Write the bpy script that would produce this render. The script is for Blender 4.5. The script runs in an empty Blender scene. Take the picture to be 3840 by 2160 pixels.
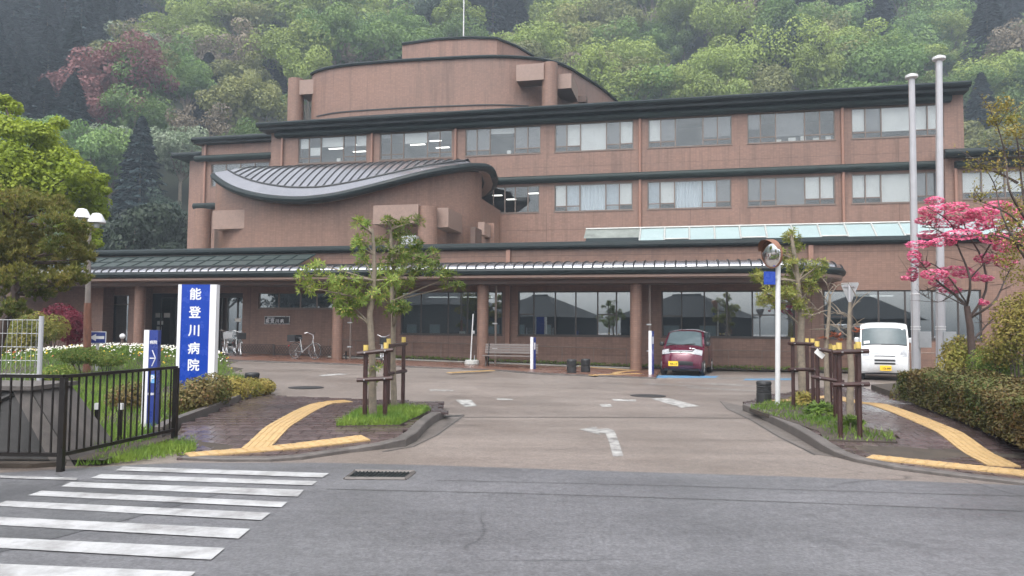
import bpy, math, random
from mathutils import Vector, Matrix, noise
R = math.radians
sc = bpy.context.scene
col = sc.collection
rng = random.Random(7)
# ------------------------------------------------------------------ camera
F, CZ, HOR, ROLL = 2850.0, 1.55, 1235.0, 0.008
PIT = math.atan((HOR - 1080) / F)
vf = Vector((0, math.cos(PIT), math.sin(PIT)))
r0 = Vector((1, 0, 0)); u0 = Vector((0, -math.sin(PIT), math.cos(PIT)))
vr = r0 * math.cos(ROLL) + u0 * math.sin(ROLL)
vu = u0 * math.cos(ROLL) - r0 * math.sin(ROLL)
CAM = Vector((0, 0, CZ))
cd = bpy.data.cameras.new('camera'); cam = bpy.data.objects.new('camera', cd); col.objects.link(cam)
cd.sensor_width = 36.0; cd.lens = 36.0 * F / 3840; cd.clip_start = 0.1; cd.clip_end = 3000
mw = Matrix.Identity(4)
for i in range(3):
    mw[i][0], mw[i][1], mw[i][2], mw[i][3] = vr[i], vu[i], -vf[i], CAM[i]
cam.matrix_world = mw
sc.camera = cam
# ------------------------------------------------------------------ sky, sun, exposure
SUN_EL, SUN_AZ = R(58), R(200)
w = bpy.data.worlds.new('World'); sc.world = w; w.use_nodes = True
nt = w.node_tree; nt.nodes.clear()
sky = nt.nodes.new('ShaderNodeTexSky'); sky.sky_type = 'NISHITA'; sky.sun_disc = False
sky.sun_elevation = SUN_EL; sky.sun_rotation = SUN_AZ; sky.air_density = 1.0; sky.dust_density = 4.0; sky.ozone_density = 1.0
hs = nt.nodes.new('ShaderNodeHueSaturation'); hs.inputs['Saturation'].default_value = 0.16
bg = nt.nodes.new('ShaderNodeBackground'); bg.inputs['Strength'].default_value = 0.15
wo = nt.nodes.new('ShaderNodeOutputWorld')
nt.links.new(sky.outputs[0], hs.inputs['Color']); nt.links.new(hs.outputs[0], bg.inputs['Color']); nt.links.new(bg.outputs[0], wo.inputs['Surface'])
sd = bpy.data.lights.new('sun', 'SUN'); sd.energy = 0.9; sd.angle = R(70); sd.color = (1, .985, .96)
so = bpy.data.objects.new('sun', sd); col.objects.link(so)
sdir = Vector((math.sin(SUN_AZ) * math.cos(SUN_EL), math.cos(SUN_AZ) * math.cos(SUN_EL), math.sin(SUN_EL)))
so.rotation_euler = sdir.to_track_quat('Z', 'Y').to_euler(); so.location = sdir * 50
vs = sc.view_settings; vs.view_transform = 'Standard'; vs.look = 'None'; vs.exposure = 1.45; vs.gamma = 1; vs.use_curve_mapping = False
sc.render.engine = 'CYCLES'
cy = sc.cycles; cy.use_denoising = True; cy.max_bounces = 6; cy.diffuse_bounces = 2; cy.glossy_bounces = 3
cy.transparent_max_bounces = 12; cy.transmission_bounces = 3; cy.volume_bounces = 0; cy.caustics_reflective = False; cy.caustics_refractive = False
# ------------------------------------------------------------------ pixel helpers (2576-wide reading of the photograph)
PV = 3840 / 2576
def ray(x, y): return vf + vr * ((x * PV - 1920) / F) - vu * ((y * PV - 1080) / F)
def G(x, y):
    t = min(1, max(0, (y - 12) / 12)); t = t * t * (3 - 2 * t)
    return .0195 * min(20, max(0, 4.5 - x)) * t
def gv(x, y, lift=0.0):
    d = ray(x, y); z = 0
    for i in range(25):
        k = (z + lift - CZ) / d.z; z = G(d.x * k, d.y * k)
    return Vector((d.x * k, d.y * k, z + lift))
def at(x, y, Y):                       # the point of a pixel's ray at a known distance Y
    d = ray(x, y); return CAM + d * (Y / d.y)
TH = R(13); BU = Vector((math.cos(TH), -math.sin(TH), 0)); BN = Vector((math.sin(TH), math.cos(TH), 0)); BO = Vector((0, 32, 0))
def fv(x, y, w=0.0):                    # a pixel on the building plane set back by w -> (s, z)
    d = ray(x, y); k = ((BO - CAM).dot(BN) + w) / d.dot(BN); p = CAM + d * k
    return (p - BO).dot(BU), p.z
def hz(x, y, z):                        # a pixel at a known height -> plan position in the building's frame
    d = ray(x, y); p = CAM + d * ((z - CZ) / d.z); q = p - BO
    return q.dot(BU), q.dot(BN)
def BW(s, w, z): return BO + BU * s + BN * w + Vector((0, 0, z))
# ------------------------------------------------------------------ mesh builder
class MB:
    def __init__(self): self.v = []; self.f = []
    def face(self, pts):
        b = len(self.v); self.v += [tuple(p) for p in pts]; self.f.append(tuple(range(b, b + len(pts)))); return self
    def box(self, x0, x1, y0, y1, z0, z1, m=None):
        b = len(self.v)
        c = [Vector(p) for p in ((x0, y0, z0), (x1, y0, z0), (x1, y1, z0), (x0, y1, z0), (x0, y0, z1), (x1, y0, z1), (x1, y1, z1), (x0, y1, z1))]
        if m is not None: c = [m @ p for p in c]
        self.v += [tuple(p) for p in c]
        self.f += [tuple(b + i for i in q) for q in ((0, 3, 2, 1), (4, 5, 6, 7), (0, 1, 5, 4), (1, 2, 6, 5), (2, 3, 7, 6), (3, 0, 4, 7))]
        return self
    def tube(self, pts, r, n=8, cap=True):
        pts = [Vector(p) for p in pts]; rs = r if isinstance(r, (list, tuple)) else [r] * len(pts)
        b = len(self.v); up = Vector((0, 0, 1)); prev = None
        for i, p in enumerate(pts):
            t = (pts[min(i + 1, len(pts) - 1)] - pts[max(i - 1, 0)]).normalized()
            if prev is None:
                a = t.cross(up if abs(t.z) < .95 else Vector((1, 0, 0))).normalized()
            else:
                a = (prev - t * prev.dot(t)).normalized()
            prev = a; c = t.cross(a)
            for k in range(n):
                an = 2 * math.pi * k / n
                self.v.append(tuple(p + (a * math.cos(an) + c * math.sin(an)) * rs[i]))
        for i in range(len(pts) - 1):
            for k in range(n):
                k2 = (k + 1) % n
                self.f.append((b + i * n + k, b + i * n + k2, b + (i + 1) * n + k2, b + (i + 1) * n + k))
        if cap:
            self.f.append(tuple(b + k for k in reversed(range(n)))); self.f.append(tuple(b + (len(pts) - 1) * n + k for k in range(n)))
        return self
    def lathe(self, prof, n=16, m=None, close=False):
        b = len(self.v); m = m or Matrix.Identity(4)
        for r_, z_ in prof:
            for k in range(n):
                a = 2 * math.pi * k / n; self.v.append(tuple(m @ Vector((r_ * math.cos(a), r_ * math.sin(a), z_))))
        P = len(prof)
        for i in range(P - 1 + (1 if close else 0)):
            for k in range(n):
                k2 = (k + 1) % n; j = (i + 1) % P
                self.f.append((b + i * n + k, b + i * n + k2, b + j * n + k2, b + j * n + k))
        if not close:
            self.f.append(tuple(b + k for k in reversed(range(n)))); self.f.append(tuple(b + (P - 1) * n + k for k in range(n)))
        return self
    def prism(self, poly, z0, z1, zf=None):
        b = len(self.v); n = len(poly)
        for p in poly: self.v.append((p[0], p[1], z0 + (zf(p[0], p[1]) if zf else 0)))
        for p in poly: self.v.append((p[0], p[1], z1 + (zf(p[0], p[1]) if zf else 0)))
        self.f.append(tuple(b + i for i in reversed(range(n)))); self.f.append(tuple(b + n + i for i in range(n)))
        for i in range(n):
            j = (i + 1) % n; self.f.append((b + i, b + j, b + n + j, b + n + i))
        return self
    def grid(self, rows, close=False):
        b = len(self.v); n = len(rows[0])
        for rw in rows: self.v += [tuple(p) for p in rw]
        for i in range(len(rows) - 1):
            for j in range(n - (0 if close else 1)):
                k = (j + 1) % n
                self.f.append((b + i * n + j, b + i * n + k, b + (i + 1) * n + k, b + (i + 1) * n + j))
        return self
    def sweep(self, path, prof):         # profile (out, up) swept along a plan path of (x, y, z); 'out' is to the right of travel
        path = [Vector(p) for p in path]; rows = []
        for i, p in enumerate(path):
            t = path[min(i + 1, len(path) - 1)] - path[max(i - 1, 0)]; t.z = 0; t.normalize()
            o = Vector((t.y, -t.x, 0))
            rows.append([p + o * a + Vector((0, 0, c)) for a, c in prof])
        self.grid(rows, close=True)
        self.face(list(reversed(rows[0]))); self.face(rows[-1]); return self
    def build(self, name, mat=None, parent=None, smooth=False, kind=None):
        me = bpy.data.meshes.new(name); me.from_pydata(self.v, [], self.f); me.update()
        if smooth:
            me.polygons.foreach_set('use_smooth', [True] * len(me.polygons))
            try: me.set_sharp_from_angle(angle=R(38))
            except Exception: pass
        o = bpy.data.objects.new(name, me); col.objects.link(o)
        if mat: me.materials.append(MAT[mat] if isinstance(mat, str) else mat)
        if parent: o.parent = parent
        if kind: o['kind'] = kind
        return o
def tag(o, label, cat, group=None):
    o['label'] = label; o['category'] = cat
    if group: o['group'] = group
    return o
def thing(name, label, cat, loc=(0, 0, 0), rz=0, group=None):
    o = bpy.data.objects.new(name, None); col.objects.link(o); o.empty_display_size = .2
    o.location = loc; o.rotation_euler = (0, 0, rz)
    return tag(o, label, cat, group)
def copy_tree(o, parent=None):
    c = o.copy(); col.objects.link(c); c.parent = parent
    for ch in o.children: copy_tree(ch, c)
    return c
def rotz(a): return Matrix.Rotation(a, 4, 'Z')
def inside(p, poly):
    c = False; n = len(poly); x, y = p[0], p[1]
    for i in range(n):
        a, b = poly[i], poly[(i + 1) % n]
        if (a[1] > y) != (b[1] > y) and x < (b[0] - a[0]) * (y - a[1]) / (b[1] - a[1]) + a[0]: c = not c
    return c
# ------------------------------------------------------------------ materials
MAT = {}
def nodes(name):
    m = bpy.data.materials.new(name); m.use_nodes = True; t = m.node_tree
    for n in list(t.nodes): t.nodes.remove(n)
    o = t.nodes.new('ShaderNodeOutputMaterial'); MAT[name] = m
    return m, t, o
def nd(t, typ, **kw):
    n = t.nodes.new(typ)
    for k, v in kw.items():
        if k in n.inputs: n.inputs[k].default_value = v
        else: setattr(n, k, v)
    return n
def mixc(t, fac, a, b, mode='MIX'):
    n = t.nodes.new('ShaderNodeMix'); n.data_type = 'RGBA'; n.blend_type = mode
    for s, v in ((n.inputs[0], fac), (n.inputs[6], a), (n.inputs[7], b)):
        if hasattr(v, 'is_output'): t.links.new(v, s)
        else: s.default_value = v if not isinstance(v, tuple) or len(v) == 4 else (*v, 1)
    return n.outputs[2]
def ramp(t, fac, stops):
    n = t.nodes.new('ShaderNodeValToRGB'); e = n.color_ramp.elements
    while len(e) < len(stops): e.new(.5)
    for k, (p, c) in zip(e, stops):
        k.position = p; k.color = (c, c, c, 1) if not isinstance(c, tuple) else (*c, 1)
    t.links.new(fac, n.inputs[0]); return n.outputs[0]
def mapping(t, scale=(1, 1, 1)):
    tc = t.nodes.new('ShaderNodeTexCoord'); mp = t.nodes.new('ShaderNodeMapping'); mp.inputs['Scale'].default_value = scale
    t.links.new(tc.outputs['Object'], mp.inputs['Vector']); return mp.outputs[0]
def noi(t, vec, scale, detail=3, rough=.55):
    n = nd(t, 'ShaderNodeTexNoise', Scale=scale, Detail=detail, Roughness=rough)
    if vec is not None: t.links.new(vec, n.inputs['Vector'])
    return n.outputs['Fac']
def bump(t, h, strength, dist=.01):
    b = nd(t, 'ShaderNodeBump', Strength=strength, Distance=dist); t.links.new(h, b.inputs['Height']); return b.outputs[0]
def pr(t, o, colour, rough=.5, metal=0.0, spec=.5, normal=None, coat=0.0, rough_sock=None):
    b = t.nodes.new('ShaderNodeBsdfPrincipled')
    if hasattr(colour, 'is_output'): t.links.new(colour, b.inputs['Base Color'])
    else: b.inputs['Base Color'].default_value = (*colour, 1)
    b.inputs['Roughness'].default_value = rough; b.inputs['Metallic'].default_value = metal
    b.inputs['Specular IOR Level'].default_value = spec; b.inputs['Coat Weight'].default_value = coat; b.inputs['Coat Roughness'].default_value = .05
    if normal is not None: t.links.new(normal, b.inputs['Normal'])
    if rough_sock is not None: t.links.new(rough_sock, b.inputs['Roughness'])
    if o is not None: t.links.new(b.outputs[0], o.inputs['Surface'])
    return b
def M(name, c, rough=.55, metal=0.0, var=.15, scale=6.0, bmp=0.0, bscale=80.0, spec=.5, coat=0.0, rvar=.1, stretch=(1, 1, 1)):
    m, t, o = nodes(name); v = mapping(t, stretch)
    n1 = noi(t, v, scale, 5, .65)
    c1 = tuple(x * (1 - var) for x in c); c2 = tuple(min(1, x * (1 + var)) for x in c)
    f = ramp(t, n1, [(.3, 0.0), (.7, 1.0)])
    cc = mixc(t, f, c1, c2)
    rs = ramp(t, n1, [(.25, max(0.02, rough - rvar)), (.75, min(1, rough + rvar))])
    nrm = bump(t, noi(t, v, bscale, 3), bmp) if bmp else None
    pr(t, o, cc, rough, metal, spec, nrm, coat, rs)
    return m
M('concrete', (.30, .285, .26), .75, bmp=.3, var=.25, scale=3)
M('dark_concrete', (.045, .043, .042), .6, bmp=.5, var=.45, scale=2.2)
M('kerb', (.105, .092, .085), .55, bmp=.4, var=.35, scale=4)
M('soil', (.055, .042, .032), .9, bmp=.8, var=.4, scale=3, bscale=30)
M('white_paint', (.62, .62, .62), .35, var=.04)
M('pole_paint', (.40, .40, .42), .4, var=.08, scale=3)
M('blue_panel', (.006, .045, .34), .25, var=.05, coat=.2)
M('navy_panel', (.03, .05, .22), .3, var=.08)
M('light_blue', (.15, .38, .68), .4, var=.05)
M('sign_white', (.72, .72, .74), .4, var=.02)
M('grey_metal', (.40, .41, .42), .4, .3, var=.1)
M('lens', (.38, .385, .40), .12, .0, var=.25, scale=14)
M('chrome', (.75, .75, .76), .15, 1.0, var=.05)
M('gutter', (.008, .014, .015), .42, var=.35, scale=2.5, rvar=.12, spec=.25)
M('gutter_green', (.011, .020, .019), .5, var=.4, scale=2, spec=.25)
M('joint', (.055, .052, .052), .6, var=.3)
M('rib', (.012, .014, .016), .4, var=.2)
M('pipe', (.27, .145, .105), .45, var=.1)
M('soffit', (.185, .125, .098), .6, var=.12)
M('beam', (.085, .05, .038), .6, var=.15)
M('trim', (.25, .17, .138), .55, var=.12)
M('win_frame', (.17, .13, .11), .4, .3, var=.1)
M('frame_dark', (.05, .04, .036), .4, .2, var=.1)
M('blind', (.74, .75, .74), .8, var=.05, scale=1.5)
M('blind_grey', (.20, .20, .21), .8, var=.06, scale=1.5)
M('curtain', (.62, .69, .76), .85, var=.06)
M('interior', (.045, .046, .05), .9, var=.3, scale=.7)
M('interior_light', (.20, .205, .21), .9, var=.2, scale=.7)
M('paper', (.7, .7, .68), .8, var=.05)
M('railing', (.014, .011, .010), .35, .3, var=.25, rvar=.12)
M('support_wood', (.042, .018, .016), .38, var=.3, scale=8, bmp=.2, bscale=50)
M('cap_yellow', (.62, .46, .13), .5, var=.1)
M('rubber', (.022, .022, .023), .5, var=.35, scale=10, bmp=.2)
M('tyre', (.014, .014, .015), .75, var=.2)
M('burgundy', (.115, .012, .032), .22, .25, var=.05, coat=.9, spec=.5)
M('van_white', (.66, .67, .68), .25, var=.02, coat=.7)
M('black_plastic', (.015, .015, .016), .45, var=.1)
M('plate_yellow', (.85, .55, .03), .45, var=.03)
M('black_text', (.01, .01, .01), .6, var=.02)
M('bench_wood', (.17, .145, .135), .5, var=.25, scale=12, stretch=(1, 8, 8))
M('bark', (.20, .165, .125), .85, var=.35, scale=9, bmp=.6, bscale=25)
M('bark_dark', (.07, .05, .042), .8, var=.35, scale=9, bmp=.6, bscale=25)
M('bark_red', (.075, .048, .04), .7, var=.35, scale=9, bmp=.6, bscale=25)
M('pole_rust', (.20, .085, .055), .6, var=.4, scale=5, stretch=(3, 3, .6))
M('lamp_pole', (.22, .19, .175), .5, var=.2)
M('lamp_shade', (.75, .75, .76), .35, var=.04)
M('steel', (.5, .5, .5), .3, .8, var=.1)
M('yellow_tactile', (.47, .315, .145), .5, var=.18, scale=7, bmp=.5, bscale=45)
M('roof_tile_grey', (.035, .038, .042), .8, spec=.2, var=.25, scale=4, bmp=.4, bscale=12)
M('house_wall', (.10, .095, .085), .8, var=.15)
M('house_dark', (.018, .016, .015), .8, var=.2)
M('basket_black', (.012, .012, .013), .6)
M('red_lens', (.5, .02, .02), .2)
M('orange_hood', (.22, .105, .065), .5)
M('concrete_white', (.40, .40, .38), .7, var=.1)
M('lattice', (.055, .038, .032), .7, var=.3)
def paint_worn(name, c, lo, hi, scale=5):
    m, t, o = nodes(name); v = mapping(t); n1 = noi(t, v, scale, 6, .7)
    f = ramp(t, n1, [(lo, 0.0), (hi, 1.0)])
    n2 = noi(t, v, 60, 3); c2 = mixc(t, n2, tuple(x * .8 for x in c), c)
    cc = mixc(t, f, (.14, .13, .125), c2); pr(t, o, cc, .5, spec=.4)
paint_worn('road_white', (.47, .47, .475), .24, .58, 2.6)
paint_worn('drive_white', (.52, .51, .49), .36, .60, 6)
paint_worn('faded_white', (.46, .45, .43), .36, .64, 5)
paint_worn('bay_blue', (.10, .27, .46), .3, .55, 4)
def asphalt(name, c, c2, wet_lo, wet_hi, patch):
    m, t, o = nodes(name); v = mapping(t)
    big = noi(t, v, patch, 4, .6); fine = noi(t, v, 34, 3, .75); grit = nd(t, 'ShaderNodeTexVoronoi', Scale=95.0); t.links.new(v, grit.inputs['Vector'])
    base = mixc(t, ramp(t, big, [(.35, 0.0), (.65, 1.0)]), c, c2)
    sp = ramp(t, grit.outputs['Distance'], [(.0, 1.45), (.25, .85), (.6, 1.0)])
    cc = mixc(t, .75, base, sp, 'MULTIPLY')
    cc = mixc(t, .75, cc, ramp(t, noi(t, v, 9, 4, .75), [(.3, .72), (.7, 1.28)]), 'MULTIPLY')
    cc = mixc(t, .6, cc, ramp(t, fine, [(.3, .45), (.7, 1.5)]), 'MULTIPLY')
    stain = noi(t, v, .55, 5, .75); cc = mixc(t, ramp(t, stain, [(.58, 0.0), (.70, .5)]), cc, tuple(x * .45 for x in c))
    wv = nd(t, 'ShaderNodeMix'); wv.data_type = 'VECTOR'; wn = nd(t, 'ShaderNodeTexNoise', Scale=1.7, Detail=3.0); t.links.new(v, wn.inputs['Vector']); wv.inputs[0].default_value = .22; t.links.new(v, wv.inputs[4]); t.links.new(wn.outputs['Color'], wv.inputs[5])
    ck = nd(t, 'ShaderNodeTexVoronoi', feature='DISTANCE_TO_EDGE', Scale=.42); t.links.new(wv.outputs[1], ck.inputs['Vector'])
    gate = ramp(t, noi(t, v, .3, 3, .6), [(.50, 0.0), (.60, .75)]); line = ramp(t, ck.outputs['Distance'], [(.0, 1.0), (.006, 0.0)])
    cm = nd(t, 'ShaderNodeMath', operation='MULTIPLY'); t.links.new(gate, cm.inputs[0]); t.links.new(line, cm.inputs[1])
    cc = mixc(t, cm.outputs[0], cc, tuple(x * .3 for x in c))
    mp = nd(t, 'ShaderNodeMapping'); mp.inputs['Scale'].default_value = (.12, 1.3, 1); mp.inputs['Rotation'].default_value = (0, 0, .11); t.links.new(v, mp.inputs['Vector'])
    cc = mixc(t, .55, cc, ramp(t, noi(t, mp.outputs[0], 1.0, 3, .6), [(.35, .80), (.65, 1.18)]), 'MULTIPLY')
    rs = ramp(t, big, [(.3, wet_lo), (.7, wet_hi)])
    pr(t, o, cc, .5, 0, .5, bump(t, fine, .5, .006), 0, rs)
asphalt('asphalt', (.104, .103, .110), (.140, .138, .146), .36, .55, .5)
asphalt('drive_asphalt', (.165, .134, .116), (.212, .176, .155), .36, .55, .35)
asphalt('apron', (.115, .098, .087), (.145, .125, .112), .36, .5, .5)
asphalt('patch_asphalt', (.085, .085, .09), (.12, .12, .125), .34, .5, .8)
asphalt('red_pave', (.135, .062, .042), (.175, .09, .065), .18, .4, .4)
def paver_mat():
    m, t, o = nodes('paver'); v = mapping(t)
    oi = nd(t, 'ShaderNodeObjectInfo'); n1 = noi(t, v, .6, 4, .6); n2 = noi(t, v, 18, 3, .6)
    cc = mixc(t, ramp(t, n1, [(.35, 0.0), (.65, 1.0)]), (.052, .036, .036), (.095, .066, .064))
    cc = mixc(t, .6, cc, ramp(t, n2, [(.25, .6), (.75, 1.4)]), 'MULTIPLY')
    cc = mixc(t, .7, cc, ramp(t, oi.outputs['Random'], [(0, .72), (1, 1.35)]), 'MULTIPLY')
    pr(t, o, cc, .4, 0, .5, bump(t, n2, .3, .004), 0, ramp(t, n1, [(.3, .10), (.7, .38)]))
paver_mat()
def tile_mat(name, c, stain=.25, wsc=1.0):
    m, t, o = nodes(name)
    tc = t.nodes.new('ShaderNodeTexCoord'); sx = t.nodes.new('ShaderNodeSeparateXYZ'); t.links.new(tc.outputs['Object'], sx.inputs[0])
    ad = nd(t, 'ShaderNodeMath', operation='ADD'); t.links.new(sx.outputs[0], ad.inputs[0]); t.links.new(sx.outputs[1], ad.inputs[1])
    cb = t.nodes.new('ShaderNodeCombineXYZ'); t.links.new(ad.outputs[0], cb.inputs[0]); t.links.new(sx.outputs[2], cb.inputs[1])
    br = t.nodes.new('ShaderNodeTexBrick'); br.offset = 0.0; t.links.new(cb.outputs[0], br.inputs['Vector'])
    for k, v in (('Scale', 1.0), ('Mortar Size', .006), ('Mortar Smooth', .2), ('Bias', 0.0), ('Brick Width', .15 * wsc), ('Row Height', .08 * wsc)): br.inputs[k].default_value = v
    br.inputs['Color1'].default_value = (*[x * .9 for x in c], 1); br.inputs['Color2'].default_value = (*[x * 1.1 for x in c], 1)
    br.inputs['Mortar'].default_value = (*[x * .78 for x in c], 1)
    n1 = noi(t, tc.outputs['Object'], .35, 4, .6)
    mp = nd(t, 'ShaderNodeMapping'); mp.inputs['Scale'].default_value = (2.2, 2.2, .16); t.links.new(tc.outputs['Object'], mp.inputs['Vector'])
    n2 = noi(t, mp.outputs[0], 1.0, 5, .7)
    cc = mixc(t, .5, br.outputs['Color'], ramp(t, n1, [(.3, .74), (.7, 1.18)]), 'MULTIPLY')
    cc = mixc(t, ramp(t, n2, [(.50, 0.0), (.70, stain * 1.5)]), cc, tuple(x * .4 for x in c))
    pr(t, o, cc, .5, 0, .4, bump(t, br.outputs['Fac'], -.25, .004), 0, ramp(t, n1, [(.3, .38), (.7, .6)]))
tile_mat('tile', (.206, .121, .090))
tile_mat('tile_col', (.215, .128, .096), .15)
tile_mat('tile_upper', (.220, .131, .100), .35)
def roofpanel():
    m, t, o = nodes('roof_panel'); v = mapping(t); n1 = noi(t, v, .8, 4, .6)
    oi = nd(t, 'ShaderNodeObjectInfo'); rr = ramp(t, oi.outputs['Random'], [(0, .8), (1, 1.2)])
    cc = mixc(t, .5, mixc(t, n1, (.34, .335, .36), (.46, .455, .48)), rr, 'MULTIPLY')
    pr(t, o, cc, .25, .85, .5, None, 0, ramp(t, n1, [(.3, .12), (.7, .28)]))
roofpanel()
def glass(name, tint, refl, trans):
    m, t, o = nodes(name)
    gl = nd(t, 'ShaderNodeBsdfGlossy', Roughness=.015); gl.inputs['Color'].default_value = (.92, .96, .97, 1)
    tr = nd(t, 'ShaderNodeBsdfTransparent'); tr.inputs['Color'].default_value = (*tint, 1)
    lw = nd(t, 'ShaderNodeLayerWeight', Blend=.25); mt = nd(t, 'ShaderNodeMath', operation='MULTIPLY_ADD'); t.links.new(lw.outputs['Fresnel'], mt.inputs[0]); mt.inputs[1].default_value = .6; mt.inputs[2].default_value = refl
    ms = t.nodes.new('ShaderNodeMixShader'); t.links.new(mt.outputs[0], ms.inputs[0]); t.links.new(tr.outputs[0], ms.inputs[1]); t.links.new(gl.outputs[0], ms.inputs[2])
    t.links.new(ms.outputs[0], o.inputs['Surface'])
glass('glass_low', (.40, .43, .44), .27, 1)
glass('glass_up', (.90, .91, .91), .05, 1)
M('car_glass', (.075, .10, .108), .06, var=.1, spec=.25, rvar=.02)
def sky_glass():
    m, t, o = nodes('frosted_glass'); v = mapping(t)
    pr(t, o, mixc(t, noi(t, v, 1.2), (.22, .29, .29), (.30, .37, .37)), .3, 0, .5)
    m, t, o = nodes('green_glass'); v = mapping(t)
    pr(t, o, mixc(t, noi(t, v, 2.5), (.022, .030, .028), (.05, .066, .06)), .4, 0, .3)
sky_glass()
def lampmat(name, c, s):
    m, t, o = nodes(name); e = nd(t, 'ShaderNodeEmission', Strength=s); e.inputs['Color'].default_value = (*c, 1); t.links.new(e.outputs[0], o.inputs['Surface'])
lampmat('tube_light', (1, .98, .93), 1.5)
M('weathered', (.15, .165, .15), .6, var=.35, scale=2)
def mirror():
    m, t, o = nodes('mirror'); pr(t, o, (.8, .8, .8), .04, 1.0)
mirror()
def leaf(name, c1, c2, c3=None, trans=.3, scale=1.2, rand=.25):
    m, t, o = nodes(name); v = mapping(t); n1 = noi(t, v, scale, 3, .6); n2 = noi(t, v, 23, 1)
    oi = nd(t, 'ShaderNodeObjectInfo')
    cc = mixc(t, ramp(t, n1, [(.36, 0.0), (.64, 1.0)]), c1, c2)
    if c3: cc = mixc(t, ramp(t, n2, [(.60, 0.0), (.68, 1.0)]), cc, c3)
    cc = mixc(t, .8, cc, ramp(t, n2, [(.3, .7), (.7, 1.3)]), 'MULTIPLY')
    cc = mixc(t, 1.0, cc, ramp(t, oi.outputs['Random'], [(0, 1 - rand), (1, 1 + rand)]), 'MULTIPLY')
    d = pr(t, None, cc, .55, 0, .3)
    tl = t.nodes.new('ShaderNodeBsdfTranslucent'); t.links.new(cc, tl.inputs['Color'])
    ms = nd(t, 'ShaderNodeMixShader', Fac=trans); t.links.new(d.outputs[0], ms.inputs[1]); t.links.new(tl.outputs[0], ms.inputs[2]); t.links.new(ms.outputs[0], o.inputs['Surface'])
leaf('leaf_bright', (.20, .27, .022), (.31, .37, .038), None, .4, 1.0)
leaf('leaf_pine', (.15, .19, .04), (.30, .27, .065), (.38, .27, .11), .5, .9)
leaf('leaf_bay', (.12, .20, .032), (.22, .28, .06), (.38, .30, .09), .4, 1.6)
leaf('leaf_bay_yellow', (.17, .23, .04), (.27, .28, .065), (.38, .28, .09), .4, 1.6)
leaf('leaf_dark', (.010, .019, .010), (.020, .034, .014), None, .15, .4)
leaf('leaf_hedge', (.085, .11, .024), (.17, .125, .045), (.17, .065, .035), .2, 1.1)
leaf('leaf_shrub', (.20, .20, .035), (.33, .265, .065), (.22, .13, .055), .25, 1.3)
leaf('leaf_weed', (.10, .19, .03), (.20, .28, .05), None, .35, 2)
leaf('leaf_red', (.10, .008, .02), (.17, .016, .034), None, .3, 1.5)
leaf('petal_pink', (.66, .11, .24), (.78, .19, .34), (.85, .40, .48), .3, 3)
leaf('petal_white', (.72, .70, .62), (.8, .78, .72), None, .3, 3, .05)
leaf('petal_yellow', (.75, .5, .03), (.8, .6, .06), None, .3, 3, .05)
leaf('petal_red', (.55, .10, .05), (.65, .2, .12), None, .3, 3, .05)
leaf('leaf_orange', (.42, .13, .07), (.55, .22, .13), None, .3, 3)
leaf('leaf_yellow', (.30, .28, .04), (.40, .36, .06), None, .35, 2)
leaf('hill_lime', (.185, .25, .055), (.27, .33, .08), None, .3, .18)
leaf('hill_green', (.10, .185, .05), (.17, .25, .065), None, .3, .18)
leaf('hill_olive', (.16, .18, .06), (.235, .24, .085), None, .3, .18)
leaf('hill_dark', (.026, .052, .034), (.045, .078, .045), None, .1, .2)
leaf('hill_cedar', (.014, .030, .034), (.024, .044, .044), None, .1, .25, .2)
leaf('hill_rose', (.20, .085, .085), (.27, .12, .115), None, .3, .3)
leaf('hill_pale', (.14, .19, .11), (.24, .28, .19), None, .3, .5)
leaf('hill_brown', (.16, .13, .09), (.22, .18, .125), None, .2, .3)
M('hill_floor', (.030, .036, .02), .9, var=.4, scale=.08)
# ================================================================== SETTING: ground, road, pavements
def sm(a, b, x):
    t = min(1, max(0, (x - a) / (b - a))); return t * t * (3 - 2 * t)
def S(x, y): return .03 + .10 * sm(9.5, 11.2, y) * (1 - sm(14.8, 16.8, y)) + G(x, y)
xs = [-310, -200, -120, -60, -40] + [-30 + i for i in range(61)] + [40, 60, 120, 200, 310]
ys = [-310, -200, -100, -40, -20, 0, 8] + [10 + i for i in range(36)] + [55, 75, 120, 200, 310]
ground = MB().grid([[(x, y, G(x, y)) for x in xs] for y in ys]).build('ground', 'drive_asphalt', kind='structure', smooth=True)
edge = [gv(460, 1165), gv(820, 1165), gv(1040, 1170), gv(1500, 1185), gv(2000, 1200), gv(2576, 1222)]
rp = [(-250, 6.5), (-12, 7.95), (-5.4, 8.05), (-4.2, 8.6)] + [(p.x, p.y) for p in edge] + [(9, 7.4), (250, -18), (250, -60), (-250, -45)]
road = MB().face([(x, y, .004) for x, y in reversed(rp)]).build('road', 'asphalt', kind='structure')
def sheet(name, pts, mat, z, parent, g=True):
    if len(pts) > 2:
        a = sum(pts[i][0] * pts[(i + 1) % len(pts)][1] - pts[(i + 1) % len(pts)][0] * pts[i][1] for i in range(len(pts)))
        if a < 0: pts = list(reversed(pts))
    return MB().face([(p[0], p[1], z + (G(p[0], p[1]) if g else 0)) for p in pts]).build(name, mat, parent)
def strip(name, path, wd, mat, z, parent):
    path = [Vector((p[0], p[1], 0)) for p in path]; rows = []
    for i, p in enumerate(path):
        t = (path[min(i + 1, len(path) - 1)] - path[max(i - 1, 0)]).normalized(); n = Vector((-t.y, t.x, 0))
        rows.append([(q.x, q.y, z + G(q.x, q.y)) for q in (p - n * wd / 2, p + n * wd / 2)])
    return MB().grid(rows).build(name, mat, parent)
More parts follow.
